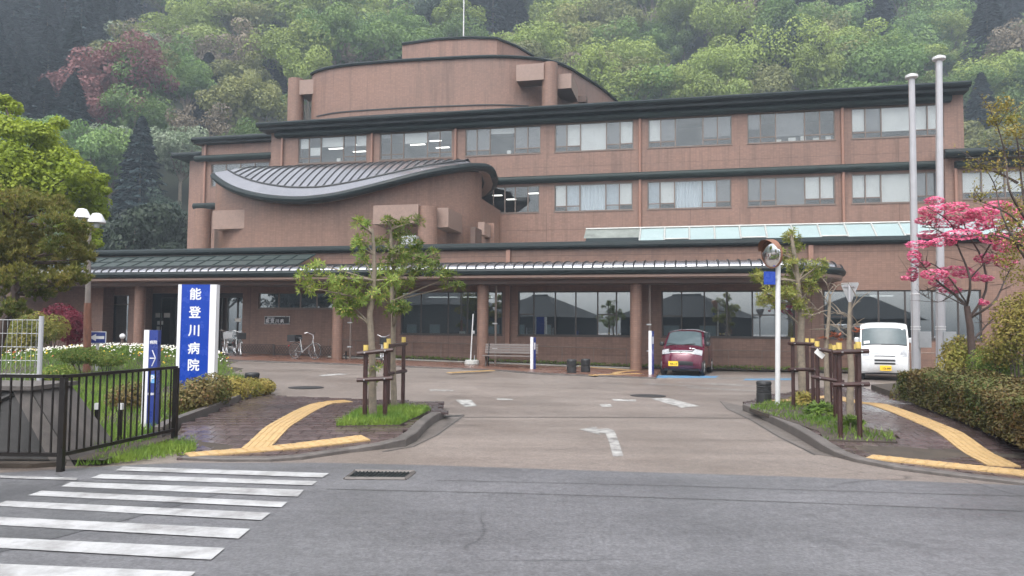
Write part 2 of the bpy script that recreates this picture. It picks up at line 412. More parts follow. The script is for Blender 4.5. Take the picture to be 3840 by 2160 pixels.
# darker relaid asphalt at the left end of the crossing, and road joints
sheet('asphalt_patch', [gv(0, 1213), gv(300, 1212), gv(640, 1212), (-2.62, 7.3), (-3.05, 6.2), (-3.5, 5.2), (-4.0, 4.2), (-9, 4.0), (-9, 7.9)], 'patch_asphalt', .0075, road, False)
strip('road_joint', [gv(820, 1232), gv(1300, 1243), gv(1900, 1262), gv(2576, 1288)], .014, 'joint', .0085, road)
strip('road_joint', [gv(1100, 1210), gv(1700, 1224), gv(2300, 1243), gv(2576, 1250)], .012, 'joint', .0085, road)
strip('drive_joint', [gv(1165, 1050), gv(1500, 1050), gv(1950, 1053)], .05, 'joint', .005, ground)
strip('drive_joint', [gv(1164, 1048), gv(1100, 1095), gv(1040, 1124), gv(960, 1138)], .02, 'joint', .005, ground)
strip('drive_joint', [gv(1812, 1010), gv(1830, 1030), gv(1885, 1055), gv(1960, 1100), gv(2050, 1145)], .02, 'joint', .005, ground)
sheet('gutter_apron', [gv(1164, 1050), gv(1102, 1095), gv(1042, 1123), gv(960, 1137), gv(1050, 1106), gv(1085, 1068), gv(1110, 1052)], 'apron', .0042, ground)
sheet('gutter_apron', [gv(1815, 1010), gv(1832, 1030), gv(1887, 1055), gv(1962, 1100), gv(2050, 1143), gv(2100, 1150), gv(1990, 1092), gv(1900, 1045), gv(1870, 1022)], 'apron', .0042, ground)
# crosswalk stripes, one piece each
ZS = [((690, 825), (735, 802), (1965, 842), (1925, 868)), ((538, 872), (605, 847), (1893, 890), (1862, 915)), ((365, 922), (425, 895), (1815, 942), (1777, 983)), ((165, 975), (248, 947), (1715, 1015), (1680, 1047)),
      ((-45, 1037), (38, 1008), (1615, 1080), (1560, 1124)), ((-250, 1140), (-150, 1098), (1493, 1177), (1425, 1235)), ((-480, 1265), (-380, 1212), (1343, 1292), (1260, 1362)), ((-560, 1440), (-470, 1368), (1168, 1435), (1070, 1525))]
for q in ZS: sheet('crosswalk_stripe', [gv(x_ * .42128, 838.5 + y_ * .42128) for x_, y_ in q], 'road_white', .0125, road, False)
sheet('edge_line', [gv(0, 1199), gv(196, 1205), gv(192, 1211), gv(0, 1205)], 'road_white', .0125, road, False)
# worn arrow and dashes on the drive
ar = [(1457, 1081), (1500, 1074), (1502, 1080), (1530, 1078), (1545, 1084), (1556, 1110), (1568, 1148), (1542, 1149), (1532, 1112), (1524, 1092), (1506, 1089), (1512, 1095)]
sheet('turn_arrow', [gv(*p) for p in ar], 'faded_white', .0042, ground)
def dash(*q): sheet('painted_mark', [gv(*p) for p in q], 'drive_white', .0042, ground)
dash((1145, 1006), (1185, 1006), (1200, 1022), (1170, 1024))
dash((1250, 1002), (1290, 1004), (1290, 1007), (1250, 1006)); dash((1540, 1004), (1600, 1006), (1600, 1010), (1545, 1009))
dash((1635, 1002), (1680, 1002), (1760, 1022), (1715, 1026)); dash((1508, 1018), (1535, 1017), (1540, 1023), (1515, 1024))
dash((800, 944), (850, 940), (880, 941), (812, 947)); dash((1080, 980), (1140, 982), (1140, 984), (1082, 983))
for (a, b, c, d, e, f_) in ((1640, 953, 2010, 950, 1.6, 2.4), (1620, 965, 1760, 972, 2, 3), (1700, 962, 1870, 968, 2, 3), (1730, 975, 1905, 984, 2, 3), (1790, 967, 1960, 975, 2, 3)):
    strip('parking_line', [gv(a, b), gv(c, d)], .16, 'faded_white', .0042, ground)
sheet('blue_parking_bay', [gv(1630, 951), gv(1800, 951), gv(1808, 946), gv(1650, 944)], 'bay_blue', .0036, ground)
sheet('blue_parking_bay', [gv(1870, 957), gv(1990, 956), gv(1995, 952), gv(1875, 953)], 'bay_blue', .0036, ground)
# manhole cover and drain grates
def manhole(px, py, r, label):
    c = gv(px, py); o = MB().lathe([(r, 0), (r, .006), (r * .93, .008)], 24).build('manhole_cover', 'rubber'); o.location = c + Vector((0, 0, .001)); tag(o, label, 'manhole')
manhole(1630, 996, .42, 'round dark manhole cover in the forecourt before the burgundy car')
manhole(770, 975, .42, 'round dark manhole cover in the drive beside the left planting')
def grate(name, q, label, n):
    t = thing(name, label, 'drain grate'); q = [Vector((p.x, p.y, .002)) for p in q]
    ctr = sum(q, Vector()) / 4; t.location = ctr
    L = lambda u, v_: (q[0] * (1 - u) * (1 - v_) + q[1] * u * (1 - v_) + q[2] * u * v_ + q[3] * (1 - u) * v_) - ctr
    z = Vector((0, 0, .004)); MB().face([L(0, 0) + z, L(1, 0) + z, L(1, 1) + z, L(0, 1) + z]).build('pit', 'black_plastic', t)
    fr = MB()
    for a, b in (((0, 0), (1, 0)), ((1, 0), (1, 1)), ((1, 1), (0, 1)), ((0, 1), (0, 0))): fr.tube([L(*a) + z * 2, L(*b) + z * 2], .022, 4)
    fr.build('frame', 'kerb', t)
    for i in range(n):
        u = (i + .5) / n; MB().tube([L(u, .04) + z * 2, L(u, .96) + z * 2], .011, 4).build('bar', 'gutter', t)
grate('drain_grate', [gv(868, 1207), gv(1018, 1208), gv(1042, 1190), gv(893, 1188)], 'steel drain grate at the road edge right of the crosswalk', 16)
grate('drain_grate', [gv(1110, 1053), gv(1155, 1052), gv(1166, 1046), gv(1120, 1047)], 'small steel drain grate at the tip of the left tree island', 10)
# kerbs
def kerb(name, pts):
    path = [gv(x, y, l) for x, y, l in pts]
    o = MB().sweep(path, [(0, -.012), (-.012, 0), (-.15, 0), (-.16, -.3), (0, -.3)]).build(name, 'kerb', kind='structure')
    return path
KR = kerb('kerb_right', [(1868, 1016, .13), (1905, 1030, .135), (1960, 1055, .135), (2000, 1075, .135), (2040, 1098, .13), (2065, 1115, .11), (2100, 1135, .07), (2150, 1152, .05), (2250, 1172, .045), (2400, 1192, .04), (2576, 1212, .04), (2900, 1245, .04)])
KL = kerb('kerb_left', [(455, 1149, .04), (560, 1153, .04), (680, 1153, .04), (760, 1147, .045), (880, 1129, .05), (960, 1117, .07), (1020, 1103, .11), (1050, 1085, .13), (1070, 1062, .135), (1090, 1046, .135), (1105, 1038, .135), (1117, 1036, .12)])
# pavement bodies (grey bedding under the pavers)
PL = [(p.x, p.y) for p in KL] + [(-1.35, 14.7), (-2.2, 14.95), (-3.3, 15.5), (-5.05, 16.4), (-5.3, 16.9), (-5.0, 13.4), (-4.72, 10.95), (-4.5, 10.2)]
PL[0:11] = [(x - .0, y + .14) for x, y in PL[0:7]] + [(x - .14, y) for x, y in PL[7:11]]
PR = [(KR[i].x + .14, KR[i].y + (.14 if i > 5 else 0)) for i in range(len(KR))] + [(14, 9.6), (7.0, 9.9), (6.85, 10.3), (7.75, 13.4), (8.7, 17.2), (9.7, 21), (9.0, 21.6), (6.2, 18.3), (5.0, 16.4)]
def pavement(name, poly):
    rows = MB(); n = 0
    x0 = min(p[0] for p in poly); x1 = max(p[0] for p in poly); y0 = min(p[1] for p in poly); y1 = max(p[1] for p in poly)
    return rows.prism(poly, -.2, -.028, S).build(name, 'soil', kind='structure')
pav_l = pavement('pavement_left', PL); pav_r = pavement('pavement_right', PR)
pm = MB(); pm.box(-.097, .097, -.147, .147, -.04, -.004); pm.v += [(-.09, -.14, 0), (.09, -.14, 0), (.09, .14, 0), (-.09, .14, 0)]
pm.f = [(0, 1, 5, 4), (1, 2, 6, 5), (2, 3, 7, 6), (3, 0, 4, 7), (4, 5, 9, 8), (5, 6, 10, 9), (6, 7, 11, 10), (7, 4, 8, 11), (8, 9, 10, 11)]
pme = bpy.data.meshes.new('paver'); pme.from_pydata(pm.v, [], pm.f); pme.materials.append(MAT['paver'])
ISL = [gv(845, 1075, .12), gv(1005, 1072, .12), gv(1085, 1034, .12), gv(990, 1030, .12), gv(905, 1040, .12)]   # grass of the left tree island
ISR = [gv(1885, 1028, .13), gv(2060, 1085, .13), gv(2075, 1100, .13), gv(2255, 1103, .13), gv(2250, 1090, .13), gv(2150, 1070, .13), gv(2060, 1015, .13), gv(1985, 1003, .13), gv(1935, 1008, .13)]
def pave(poly, ang, parent, lim, isl):
    c, s_ = math.cos(ang), math.sin(ang); cand = []
    for i in range(-90, 90):
        for j in range(-70, 90):
            lx = (i + (.5 if j % 2 else 0)) * .2; ly = j * .3
            x, y = 5 * (1 if parent is pav_r else -1) + lx * c - ly * s_, 12 + lx * s_ + ly * c
            if x > 10.5: continue
            if not inside((x, y), poly) or inside((x, y), isl): continue
            cand.append((x * x + y * y, x, y))
    cand.sort(); rest = MB()
    for k, (d, x, y) in enumerate(cand):
        z = S(x, y) + rng.uniform(-.003, .002)
        tx = (S(x + .1, y) - S(x - .1, y)) / .2; ty = (S(x, y + .1) - S(x, y - .1)) / .2
        mtx = Matrix.Translation((x, y, z)) @ Matrix(((1, 0, 0, 0), (0, 1, 0, 0), (tx, ty, 1, 0), (0, 0, 0, 1))) @ rotz(ang + rng.uniform(-.01, .01))
        if k < lim:
            o = bpy.data.objects.new('paver', pme); col.objects.link(o); o.parent = parent
            o.location = (x, y, z); o.rotation_euler = (math.atan(ty), -math.atan(tx), ang + rng.uniform(-.01, .01))
        else:
            b = len(rest.v); rest.v += [tuple(mtx @ Vector(p)) for p in pm.v]; rest.f += [tuple(b + q for q in f_) for f_ in pm.f]
    if rest.v: rest.build('paver_field', 'paver', parent, kind='stuff')
pave(PL, R(4), pav_l, 150, [(p.x, p.y) for p in ISL]); pave(PR, R(-14), pav_r, 150, [(p.x, p.y) for p in ISR])
# tactile paving: one tile per piece
tm = MB().box(-.17, .17, -.205, .205, -.02, 0)
for k in range(4): tm.box(-.132 + k * .08, -.108 + k * .08, -.17, .17, .0005, .006)
tme = bpy.data.meshes.new('tactile_tile'); tme.from_pydata(tm.v, [], tm.f); tme.materials.append(MAT['yellow_tactile'])
dm = MB().box(-.16, .16, -.205, .205, -.02, 0)
for k in range(3):
    for j in range(3): dm.box(-.14 + k * .12, -.10 + k * .12, -.14 + j * .12, -.10 + j * .12, .0005, .006)
dme = bpy.data.meshes.new('tactile_tile'); dme.from_pydata(dm.v, [], dm.f); dme.materials.append(MAT['yellow_tactile'])
def tactile(path, mesh, parent, H=S, name='tactile_tile', lift=.010, ww=1.0):
    path = [Vector((p[0], p[1], 0)) for p in path]
    L = [0]
    for a, b in zip(path, path[1:]): L.append(L[-1] + (b - a).length)
    n = int(L[-1] / .414)
    for k in range(n):
        d = (k + .5) * L[-1] / n
        i = max(j for j in range(len(L) - 1) if L[j] <= d)
        f_ = (d - L[i]) / (L[i + 1] - L[i]); p = path[i].lerp(path[i + 1], f_); t = path[i + 1] - path[i]
        o = bpy.data.objects.new(name, mesh); col.objects.link(o); o.parent = parent
        ty = (H(p.x, p.y + .15) - H(p.x, p.y - .15)) / .3; tx = (H(p.x + .15, p.y) - H(p.x - .15, p.y)) / .3
        q = Matrix(((1, 0, 0), (0, 1, 0), (tx, ty, 1))) 
        o.location = (p.x, p.y, H(p.x, p.y) + lift)
        o.rotation_mode = 'QUATERNION'
        up = Vector((-tx, -ty, 1)).normalized(); fw = Vector((t.x, t.y, t.x * tx + t.y * ty)).normalized(); rt = fw.cross(up).normalized()
        o.rotation_quaternion = Matrix((rt, fw, up)).transposed().to_quaternion()
        o.scale = (ww, (L[-1] / n) / .414, 1)
def g1(*pts, l=.08): return [gv(x, y, l) for x, y in pts]
def smooth_path(p, n=6):
    out = []
    for i in range(len(p) - 1):
        a, b, c, d = p[max(i - 1, 0)], p[i], p[i + 1], p[min(i + 2, len(p) - 1)]
        for k in range(n):
            t = k / n; out.append(.5 * ((2 * b) + (c - a) * t + (2 * a - 5 * b + 4 * c - d) * t * t + (3 * b - a - 3 * c + d) * t ** 3))
    out.append(p[-1]); return out
tactile(smooth_path(g1((878, 1016), (820, 1021), (770, 1040), (700, 1082), (640, 1120))), tme, pav_l)
tactile(g1((470, 1142), (920, 1107), l=.05), dme, pav_l, lift=.014)
tactile(smooth_path(g1((2098, 992), (2170, 1012), (2260, 1042), (2370, 1088), (2480, 1140), (2525, 1162))), tme, pav_r)
tactile(g1((1955, 1004), (2090, 992)), dme, pav_r); tactile(g1((2186, 1146), (2600, 1189), l=.05), dme, pav_r, lift=.014)
# red forecourt pavement under the canopy
FP = [hz_ for hz_ in [BW(-22, -4.6, 0), BW(-12, -5.0, 0), BW(-6.0, -4.6, 0), BW(0.5, -4.9, 0), BW(2.4, -6.3, 0), BW(5.6, -6.3, 0), BW(6.2, -5.6, 0), BW(6.25, -.9, 0), BW(-22, -.9, 0)]]
FPR = []
for i in range(45):
    s = -22 + i * 28.2 / 44
    ef = -5.6 - .3 * sm(-20, -12, s) + .4 * sm(-9, -5, s) - .9 * sm(.8, 2.4, s)
    FPR.append([BW(s, ef + (-1.05 - ef) * k / 4, 0) for k in range(5)])
fore = MB().grid([[(p.x, p.y, G(p.x, p.y) + .05) for p in rw] for rw in FPR]); rim = MB()
fo = fore.build('forecourt_pavement', 'red_pave', kind='structure')
MB().sweep([(rw[0].x, rw[0].y, G(rw[0].x, rw[0].y) + .054) for rw in FPR], [(0, 0), (0, -.1), (-.12, -.1), (-.12, 0)]).build('kerb_edge', 'kerb', fo)
MB().grid([[(p.x, p.y, G(p.x, p.y) + zz) for p, zz in ((BW(s, -.75, 0), -.05), (BW(s, -.75, 0), .09), (BW(s, -.63, 0), .09), (BW(s, -.63, 0), -.05))] for s in [-8 + i for i in range(14)]]).build('wall_kerb', 'concrete', fo)
GF = lambda x, y: G(x, y) + .05
def bl(*pts): return [gv(x, y, .05) for x, y in pts]
tactile(bl((1487, 944), (1610, 940)), dme, fo, GF, ww=.7); tactile(smooth_path(bl((1540, 943), (1560, 936), (1600, 932))), tme, fo, GF, ww=.7)
tactile(bl((1600, 932), (1460, 922)), tme, fo, GF, ww=.7); tactile(bl((1130, 938), (1240, 932)), tme, fo, GF, ww=.6)
# planting strip against the wall with moss
MB().grid([[BW(s, y_, 0) + Vector((0, 0, G(*BW(s, y_, 0).xy) + h)) for y_, h in ((-.62, .06), (-.35, .09), (.02, .12))] for s in [-8 + i * .5 for i in range(60)]]).build('planting_strip', 'soil', kind='structure')
# left planting bed
BED = [(-4.62, 10.3), (-4.95, 11.0), (-5.2, 13.4), (-5.52, 17.0), (-5.75, 17.9), (-6.6, 18.9), (-8.4, 22.0), (-8.6, 23.2), (-9.6, 24.4), (-14, 26.0), (-30, 29), (-45, 24), (-45, 8.2), (-5.2, 8.35), (-4.75, 8.6)]
def BH(x, y): return .07 + G(x, y) + .16 * sm(-4.9, -7.5, -abs(x) if x > 0 else x) * sm(9.5, 13, y) + .42 * math.exp(-((x + 10.6) / 3.4) ** 2 - ((y - 21.2) / 1.9) ** 2)
bm_ = MB(); st = .5; vid = {}
def vv(i, j):
    if (i, j) not in vid: vid[(i, j)] = len(bm_.v); bm_.v.append((i * st, j * st, BH(i * st, j * st)))
    return vid[(i, j)]
for i in range(-60, -8):
    for j in range(16, 58):
        if inside(((i + .5) * st, (j + .5) * st), BED): bm_.f.append((vv(i, j), vv(i + 1, j), vv(i + 1, j + 1), vv(i, j + 1)))
bed = bm_.build('planting_bed_left', 'soil', kind='structure', smooth=True)
bedrim = MB().prism(BED[:12] + BED[12:], -.2, .05, lambda x, y: G(x, y)).build('bed_base', 'soil', bed)
kp = [(-4.66, 10.25), (-4.85, 11.0), (-5.1, 13.4), (-5.42, 17.0), (-5.62, 17.9), (-6.5, 18.8)]
MB().sweep([(x, y, G(x, y) + .21) for x, y in kp], [(0, 0), (0, -.25), (-.12, -.25), (-.12, 0)]).build('kerb_bed', 'kerb', kind='structure')
# right planting bed behind the hedge
RB = [(7.05, 9.9), (6.95, 10.35), (7.85, 13.4), (8.8, 17.2), (9.7, 20.6), (10.8, 21.4), (16, 21.8), (26, 16), (26, 8.5), (14, 9.4)]
MB().prism(RB, -.2, .14).build('planting_bed_right', 'soil', kind='structure')
# ================================================================== HOSPITAL BUILDING
H = thing('hospital_building', 'brown tiled three-storey hospital with wave-roofed wing, curved rooftop storey and long canopy', 'building', BO, -TH)
def wall(name, s0, s1, z0, z1, y, th, ops, mat, parent=H):
    xs_ = sorted({s0, s1, *[o[0] for o in ops], *[o[1] for o in ops]}); zs_ = sorted({z0, z1, *[o[2] for o in ops], *[o[3] for o in ops]})
    mb = MB()
    def isop(a, b):
        return any(o[0] - 1e-4 <= a <= o[1] - 1e-4 and o[2] - 1e-4 <= b <= o[3] - 1e-4 for o in ops)
    nx, nz = len(xs_) - 1, len(zs_) - 1
    solid = [[not isop(xs_[i], zs_[j]) for j in range(nz)] for i in range(nx)]
    for i in range(nx):
        for j in range(nz):
            if not solid[i][j]: continue
            a, b, c, d = xs_[i], xs_[i + 1], zs_[j], zs_[j + 1]
            mb.face([(a, y, c), (b, y, c), (b, y, d), (a, y, d)]); mb.face([(b, y + th, c), (a, y + th, c), (a, y + th, d), (b, y + th, d)])
            if i == 0 or not solid[i - 1][j]: mb.face([(a, y + th, c), (a, y, c), (a, y, d), (a, y + th, d)])
            if i == nx - 1 or not solid[i + 1][j]: mb.face([(b, y, c), (b, y + th, c), (b, y + th, d), (b, y, d)])
            if j == 0 or not solid[i][j - 1]: mb.face([(a, y + th, c), (b, y + th, c), (b, y, c), (a, y, c)])
            if j == nz - 1 or not solid[i][j + 1]: mb.face([(a, y, d), (b, y, d), (b, y + th, d), (a, y + th, d)])
    return mb.build(name, mat, parent)
def window(s0, s1, z0, z1, y, mulls, trans=(), gl='glass_up', blinds=(), fr='win_frame', sill=True, fw=.05, lights=()):
    """frame mesh with pane sub-parts; mulls = fractions of the width, trans = (col, frac) bars, blinds = (col, bottom, top, mat)"""
    W, Hh = s1 - s0, z1 - z0; mb = MB(); d0, d1 = y + .05, y + .13
    mb.box(s0, s1, d0, d1, z0, z0 + fw); mb.box(s0, s1, d0, d1, z1 - fw, z1); mb.box(s0, s0 + fw, d0, d1, z0 + fw, z1 - fw); mb.box(s1 - fw, s1, d0, d1, z0 + fw, z1 - fw)
    edges = [s0 + fw] + [s0 + m_ * W for m_ in mulls] + [s1 - fw]
    for e in edges[1:-1]: mb.box(e - .028, e + .028, d0 + .006, d1 - .006, z0 + fw, z1 - fw)
    tr = {}
    for c_, f_ in trans:
        tr.setdefault(c_, []).append(z0 + f_ * Hh)
        mb.box(edges[c_] + .028, edges[c_ + 1] - .028, d0 + .01, d1 - .01, z0 + f_ * Hh - .025, z0 + f_ * Hh + .025)
    if sill: mb.box(s0 - .03, s1 + .03, y - .035, d0 - .002, z0 - .04, z0 - .003)
    o = mb.build('window', fr, H)
    for c_ in range(len(edges) - 1):
        lv = [z0 + fw] + sorted(tr.get(c_, [])) + [z1 - fw]
        for a, b in zip(lv, lv[1:]):
            MB().box(edges[c_] + .01, edges[c_ + 1] - .01, y + .083, y + .089, a + .005, b - .005).build('pane', gl, o)
    for c_, b0, b1, m_ in blinds:
        nm = 'curtain' if m_ == 'curtain' else 'blind'; a, b = edges[c_] + .03, edges[c_ + 1] - .03; zb, zt = z0 + fw + b0 * (Hh - 2 * fw), z0 + fw + b1 * (Hh - 2 * fw)
        if m_ == 'curtain':
            n = 40; MB().grid([[(a + (b - a) * k / n, y + .22 + .03 * math.sin(k * 1.45 + c_), zz) for k in range(n + 1)] for zz in (zb, zt)]).build(nm, m_, o)
        else: MB().box(a, b, y + .19, y + .2, zb, zt).build(nm, m_, o)
    for x_, z_, l_ in lights:
        MB().box(x_ - l_ / 2, x_ + l_ / 2, y + .9, y + 1.05, z_ - .018, z_ + .018).build('light_tube', 'tube_light', o)
    return o
def fs(x, w_, y=700): return fv(x, y, w_)[0]
# ---- ground floor: wall, windows
Z1, Z2 = 1.30, 3.15
low = []
def grp(a, b): return (fs(a, 0, 790), fs(b, 0, 790))
GW = [grp(1008, 1264), grp(1303, 1592), grp(1664, 2000), grp(2072, 2470)]
ops = [(a, b, Z1, Z2) for a, b in GW] + [(26.0, 31.0, Z1, Z2)]
SW = (fs(650, 0, 750), fs(838, 0, 750)); ops.append((SW[0], SW[1], 2.4, 3.13))
D1 = (fs(375, 0), fs(612, 0)); ops.append((D1[0], D1[1], .25, 3.12))
D0 = (fs(275, 0), fs(326, 0)); ops.append((D0[0], D0[1], .75, 3.05))
wall('front_wall', -27.0, 34.0, -.3, 4.92, 0, .3, ops, 'tile')
lt = lambda ss, z=2.95, l=1.1: [(s_, z, l) for s_ in ss]
a, b = GW[0]; window(a, b, Z1, Z2, 0, (.20, .47, .66, .83), (), 'glass_low', ((0, 0, 1, 'blind_grey'),), 'frame_dark', lights=lt([a + 1.6, a + 3.2], 2.95, 1.3))
a, b = GW[1]; window(a, b, Z1, Z2, 0, (.14, .33, .51, .70, .86), ((0, .48), (4, .48)), 'glass_low', ((0, 0, 1, 'blind_grey'), (4, 0, 1, 'blind_grey')), 'frame_dark')
a, b = GW[2]; window(a, b, Z1, Z2, 0, (.155, .33, .50, .69, .86), ((0, .45), (4, .48)), 'glass_low', ((0, 0, 1, 'blind_grey'), (4, 0, .48, 'blind_grey')), 'frame_dark')
a, b = GW[3]; window(a, b, Z1, Z2, 0, (.19, .36, .53, .70, .86), ((0, .45),), 'glass_low', ((0, 0, 1, 'blind_grey'), (4, 0, 1, 'blind_grey')), 'frame_dark', lights=lt([a + 1.9], 2.97, 1.6))
window(26.0, 31.0, Z1, Z2, 0, (.2, .4, .6, .8), (), 'glass_low', (), 'frame_dark')
window(SW[0], SW[1], 2.4, 3.13, 0, (.27, .56, .78), (), 'glass_low', (), 'win_frame')
window(D0[0], D0[1], .75, 3.05, 0, (), ((0, .8),), 'glass_low', (), 'win_frame')
# rooms behind the ground floor windows
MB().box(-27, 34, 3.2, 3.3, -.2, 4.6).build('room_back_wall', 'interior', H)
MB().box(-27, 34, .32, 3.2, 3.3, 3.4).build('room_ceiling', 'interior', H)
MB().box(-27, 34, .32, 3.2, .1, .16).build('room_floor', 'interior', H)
# entrance doors in the recess
dw = D1[1] - D1[0]; dmb = MB()
dmb.box(D1[0], D1[1], .9, 1.0, 2.95, 3.12)
for k in range(7): x_ = D1[0] + dw * k / 6; dmb.box(x_ - .03, x_ + .03, .9, .98, .25, 2.95)
dr = dmb.build('entrance_door', 'frame_dark', H)
for k in range(6): MB().box(D1[0] + dw * k / 6 + .03, D1[0] + dw * (k + 1) / 6 - .03, .935, .945, .27, 2.94).build('pane', 'glass_low', dr)
for px, py, ww, hh in ((398, 793, .34, .22), (419, 793, .32, .22), (402, 812, .32, .18), (399, 832, .26, .42)):
    s_, z_ = fv(px, py, .9); MB().box(s_ - ww / 2, s_ + ww / 2, .922, .93, z_ - hh / 2, z_ + hh / 2).build('notice', 'paper', dr)
s_, z_ = fv(605, 805, -.03); MB().box(s_ - .3, s_ + .02, -.02, -.004, z_ - .08, z_ + .08).build('notice', 'paper', H)
MB().box(D1[0] - .1, D1[1] + .1, .02, 1.6, .12, .2).build('doorstep', 'concrete', H)
# engaged pillar left of the entrance, wall joints
s_ = fs(350, -.4); MB().box(s_ - .45, s_ + .45, -.45, -.003, .0, 3.6).build('pillar', 'tile_col', H)
s_ = fs(243, -.6); MB().box(s_ - .5, s_ + .5, -.7, -.003, .0, 3.6).build('pillar', 'tile_col', H)
for x_ in (632, 860, 1000, 1130, 1285, 1450, 1640, 1790, 2040, 2250, 2530):
    s_ = fs(x_, 0)
    if any(o_[0] - .02 < s_ < o_[1] + .02 for o_ in ops):
        MB().box(s_ - .008, s_ + .008, -.004, .01, .1, 1.25).build('wall_joint', 'beam', H)
    else: MB().box(s_ - .008, s_ + .008, -.004, .01, .1, 4.8).build('wall_joint', 'beam', H)
MB().box(-13, 34, -.004, .01, 4.62, 4.636).build('wall_joint', 'beam', H)
MB().box(-8, 34, -.004, .01, .52, .533).build('wall_joint', 'beam', H)
for x_ in (1278, 2040):
    s_ = fs(x_, -.1, 640)
    if x_ == 1278: MB().box(s_ - .09, s_ + .09, -.12, -.003, .55, 4.9).build('downpipe', 'pipe', H)
    else: MB().box(s_ - .09, s_ + .09, -.12, -.003, 3.6, 4.9).build('downpipe', 'pipe', H)
# parapet gutter, flat roof
MB().sweep([(-30, .1, 5.0), (34, .1, 5.0)], [(.32, .02), (.3, .12), (.2, .2), (-.2, .22), (-.2, -.1), (.22, -.1), (.3, -.05)]).build('parapet_gutter', 'gutter', H)
MB().box(-30, 34, .3, 30, 4.6, 4.75).build('flat_roof', 'concrete', H)
MB().box(-30, -27, -.0, .3, 3.9, 4.92).build('parapet_wall', 'tile', H)
# skylight strip behind the parapet
sk0, sk1 = fs(1468, 1.4, 590), 30.0
sk = MB(); n = 24
pw = (sk1 - sk0 - 2.4) / n
slope = lambda t_: (1.0 + 1.15 * t_, 5.2 + .78 * t_)
for k in range(n + 1):
    x_ = sk0 + 2.4 + k * pw; (ya, za), (yb, zb) = slope(0), slope(1)
    sk.tube([(x_, ya, za + .02), (x_, yb, zb + .02)], .035, 4)
for t_ in (0, 1): sk.tube([(sk0, slope(t_)[0], slope(t_)[1] + .02), (sk1, slope(t_)[0], slope(t_)[1] + .02)], .05, 4)
sko = sk.build('skylight', 'concrete_white', H)
for k in range(n):
    x_ = sk0 + 2.4 + k * pw; (ya, za), (yb, zb) = slope(.03), slope(.97)
    if k % 3 == 1:
        (yc, zc) = slope(.22); MB().face([(x_ + .06, ya, za), (x_ + pw - .06, ya, za), (x_ + pw - .06, yc, zc), (x_ + .06, yc, zc)]).build('pane', 'green_glass', sko)
        MB().tube([(x_ + .04, yc, zc + .02), (x_ + pw - .04, yc, zc + .02)], .04, 4).build('bar', 'concrete_white', sko)
        ya, za = slope(.27)
    MB().face([(x_ + .04, ya, za), (x_ + pw - .04, ya, za), (x_ + pw - .04, yb, zb), (x_ + .04, yb, zb)]).build('pane', 'frosted_glass', sko)
(ya, za), (yb, zb) = slope(0), slope(1); yc, zc = slope(.4)
MB().face([(sk0, yc, zc), (sk0 + 2.36, yc, zc), (sk0 + 2.36, yb, zb), (sk0, yb, zb)]).build('end_panel', 'weathered', sko)
MB().face([(sk0 + .1, ya, za), (sk0 + 2.36, ya, za), (sk0 + 2.36, yc, zc), (sk0 + .1, yc, zc)]).build('louvre', 'gutter', sko)
MB().box(sk0, sk1, 2.2, 2.6, 4.76, 5.98).build('upstand', 'concrete', sko)
# ---- entrance canopy: columns, beam, soffit, gutter, roof panels and ribs
CX = [((p - BO).dot(BU), (p - BO).dot(BN)) for p in (gv(858, 905), gv(1213, 920), gv(1600, 935))]
for s_, w_ in CX + [(CX[0][0] - 9.5, -2.0)]:
    zg = G(*BW(s_, -2.15, 0).xy); o = MB().lathe([(.225, zg - .05), (.225, 3.33)], 24).build('column', 'tile_col', H, True); o.location = (s_, -2.15, 0)
for s_ in (CX[1][0] + .48, CX[2][0] + .5, CX[0][0] + .48):
    zg = G(*BW(s_, -2.0, 0).xy)
    MB().tube([(s_, -1.95, zg), (s_, -1.95, 3.4)], .045, 8).build('downpipe', 'win_frame', H)
    for z_ in (.75, 1.75): MB().box(s_ - .12, s_ + .06, -2.0, -1.9, z_, z_ + .05).build('pipe_bracket', 'grey_metal', H)
cs0, cs1 = -27.0, fs(2150, -3.0, 680)
def nose(s_):                       # the canopy narrows to a rounded nose at its right end
    t_ = max(0, (s_ - (cs1 - 2.6)) / 2.6); return math.sqrt(max(0, 1 - t_ * t_))
path = [(cs0 + (cs1 - 2.6 - cs0) * k / 30, -3.15) for k in range(31)] + [(cs1 - 2.6 + 2.6 * math.sin(a_), -.7 - 2.45 * math.cos(a_)) for a_ in [R(6 * i) for i in range(1, 16)]]
MB().sweep([(x_, y_, 3.62) for x_, y_ in path], [(.10, .03), (.13, .14), (.06, .24), (-.12, .25), (-.12, 0), (.02, -.02)]).build('canopy_gutter', 'gutter', H, True)
MB().sweep([(x_, y_, 3.57) for x_, y_ in path], [(.0, .05), (.0, -.06), (-.25, -.09), (-.25, .05)]).build('canopy_trim', 'trim', H, True)
poly = [(x_, y_ + .15) for x_, y_ in path] + [(cs1 - .15, -.02), (cs0, -.02)]
MB().prism(poly, 3.46, 3.60).build('canopy_soffit', 'soffit', H)
MB().box(cs0, cs1 - 2.9, -2.35, -1.95, 3.28, 3.458).build('canopy_beam', 'beam', H)
MB().box(cs0, cs1 - 1.6, -2.75, -2.55, 3.30, 3.457).build('canopy_beam', 'beam', H)
cr = MB().box(cs0, cs1 - .8, -.64, -.54, 3.6, 4.22).build('canopy_roof', 'rib', H)
def croof(s_, t_):
    wn = nose(s_); y0_ = -.7 - 2.4 * wn
    return Vector((s_, y0_ + (-.62 - y0_) * t_, 3.88 + .36 * wn ** .5 * math.sqrt(max(0, 1 - (1 - t_) ** 2))))
npan = 106; pw = (cs1 - .05 - cs0) / npan
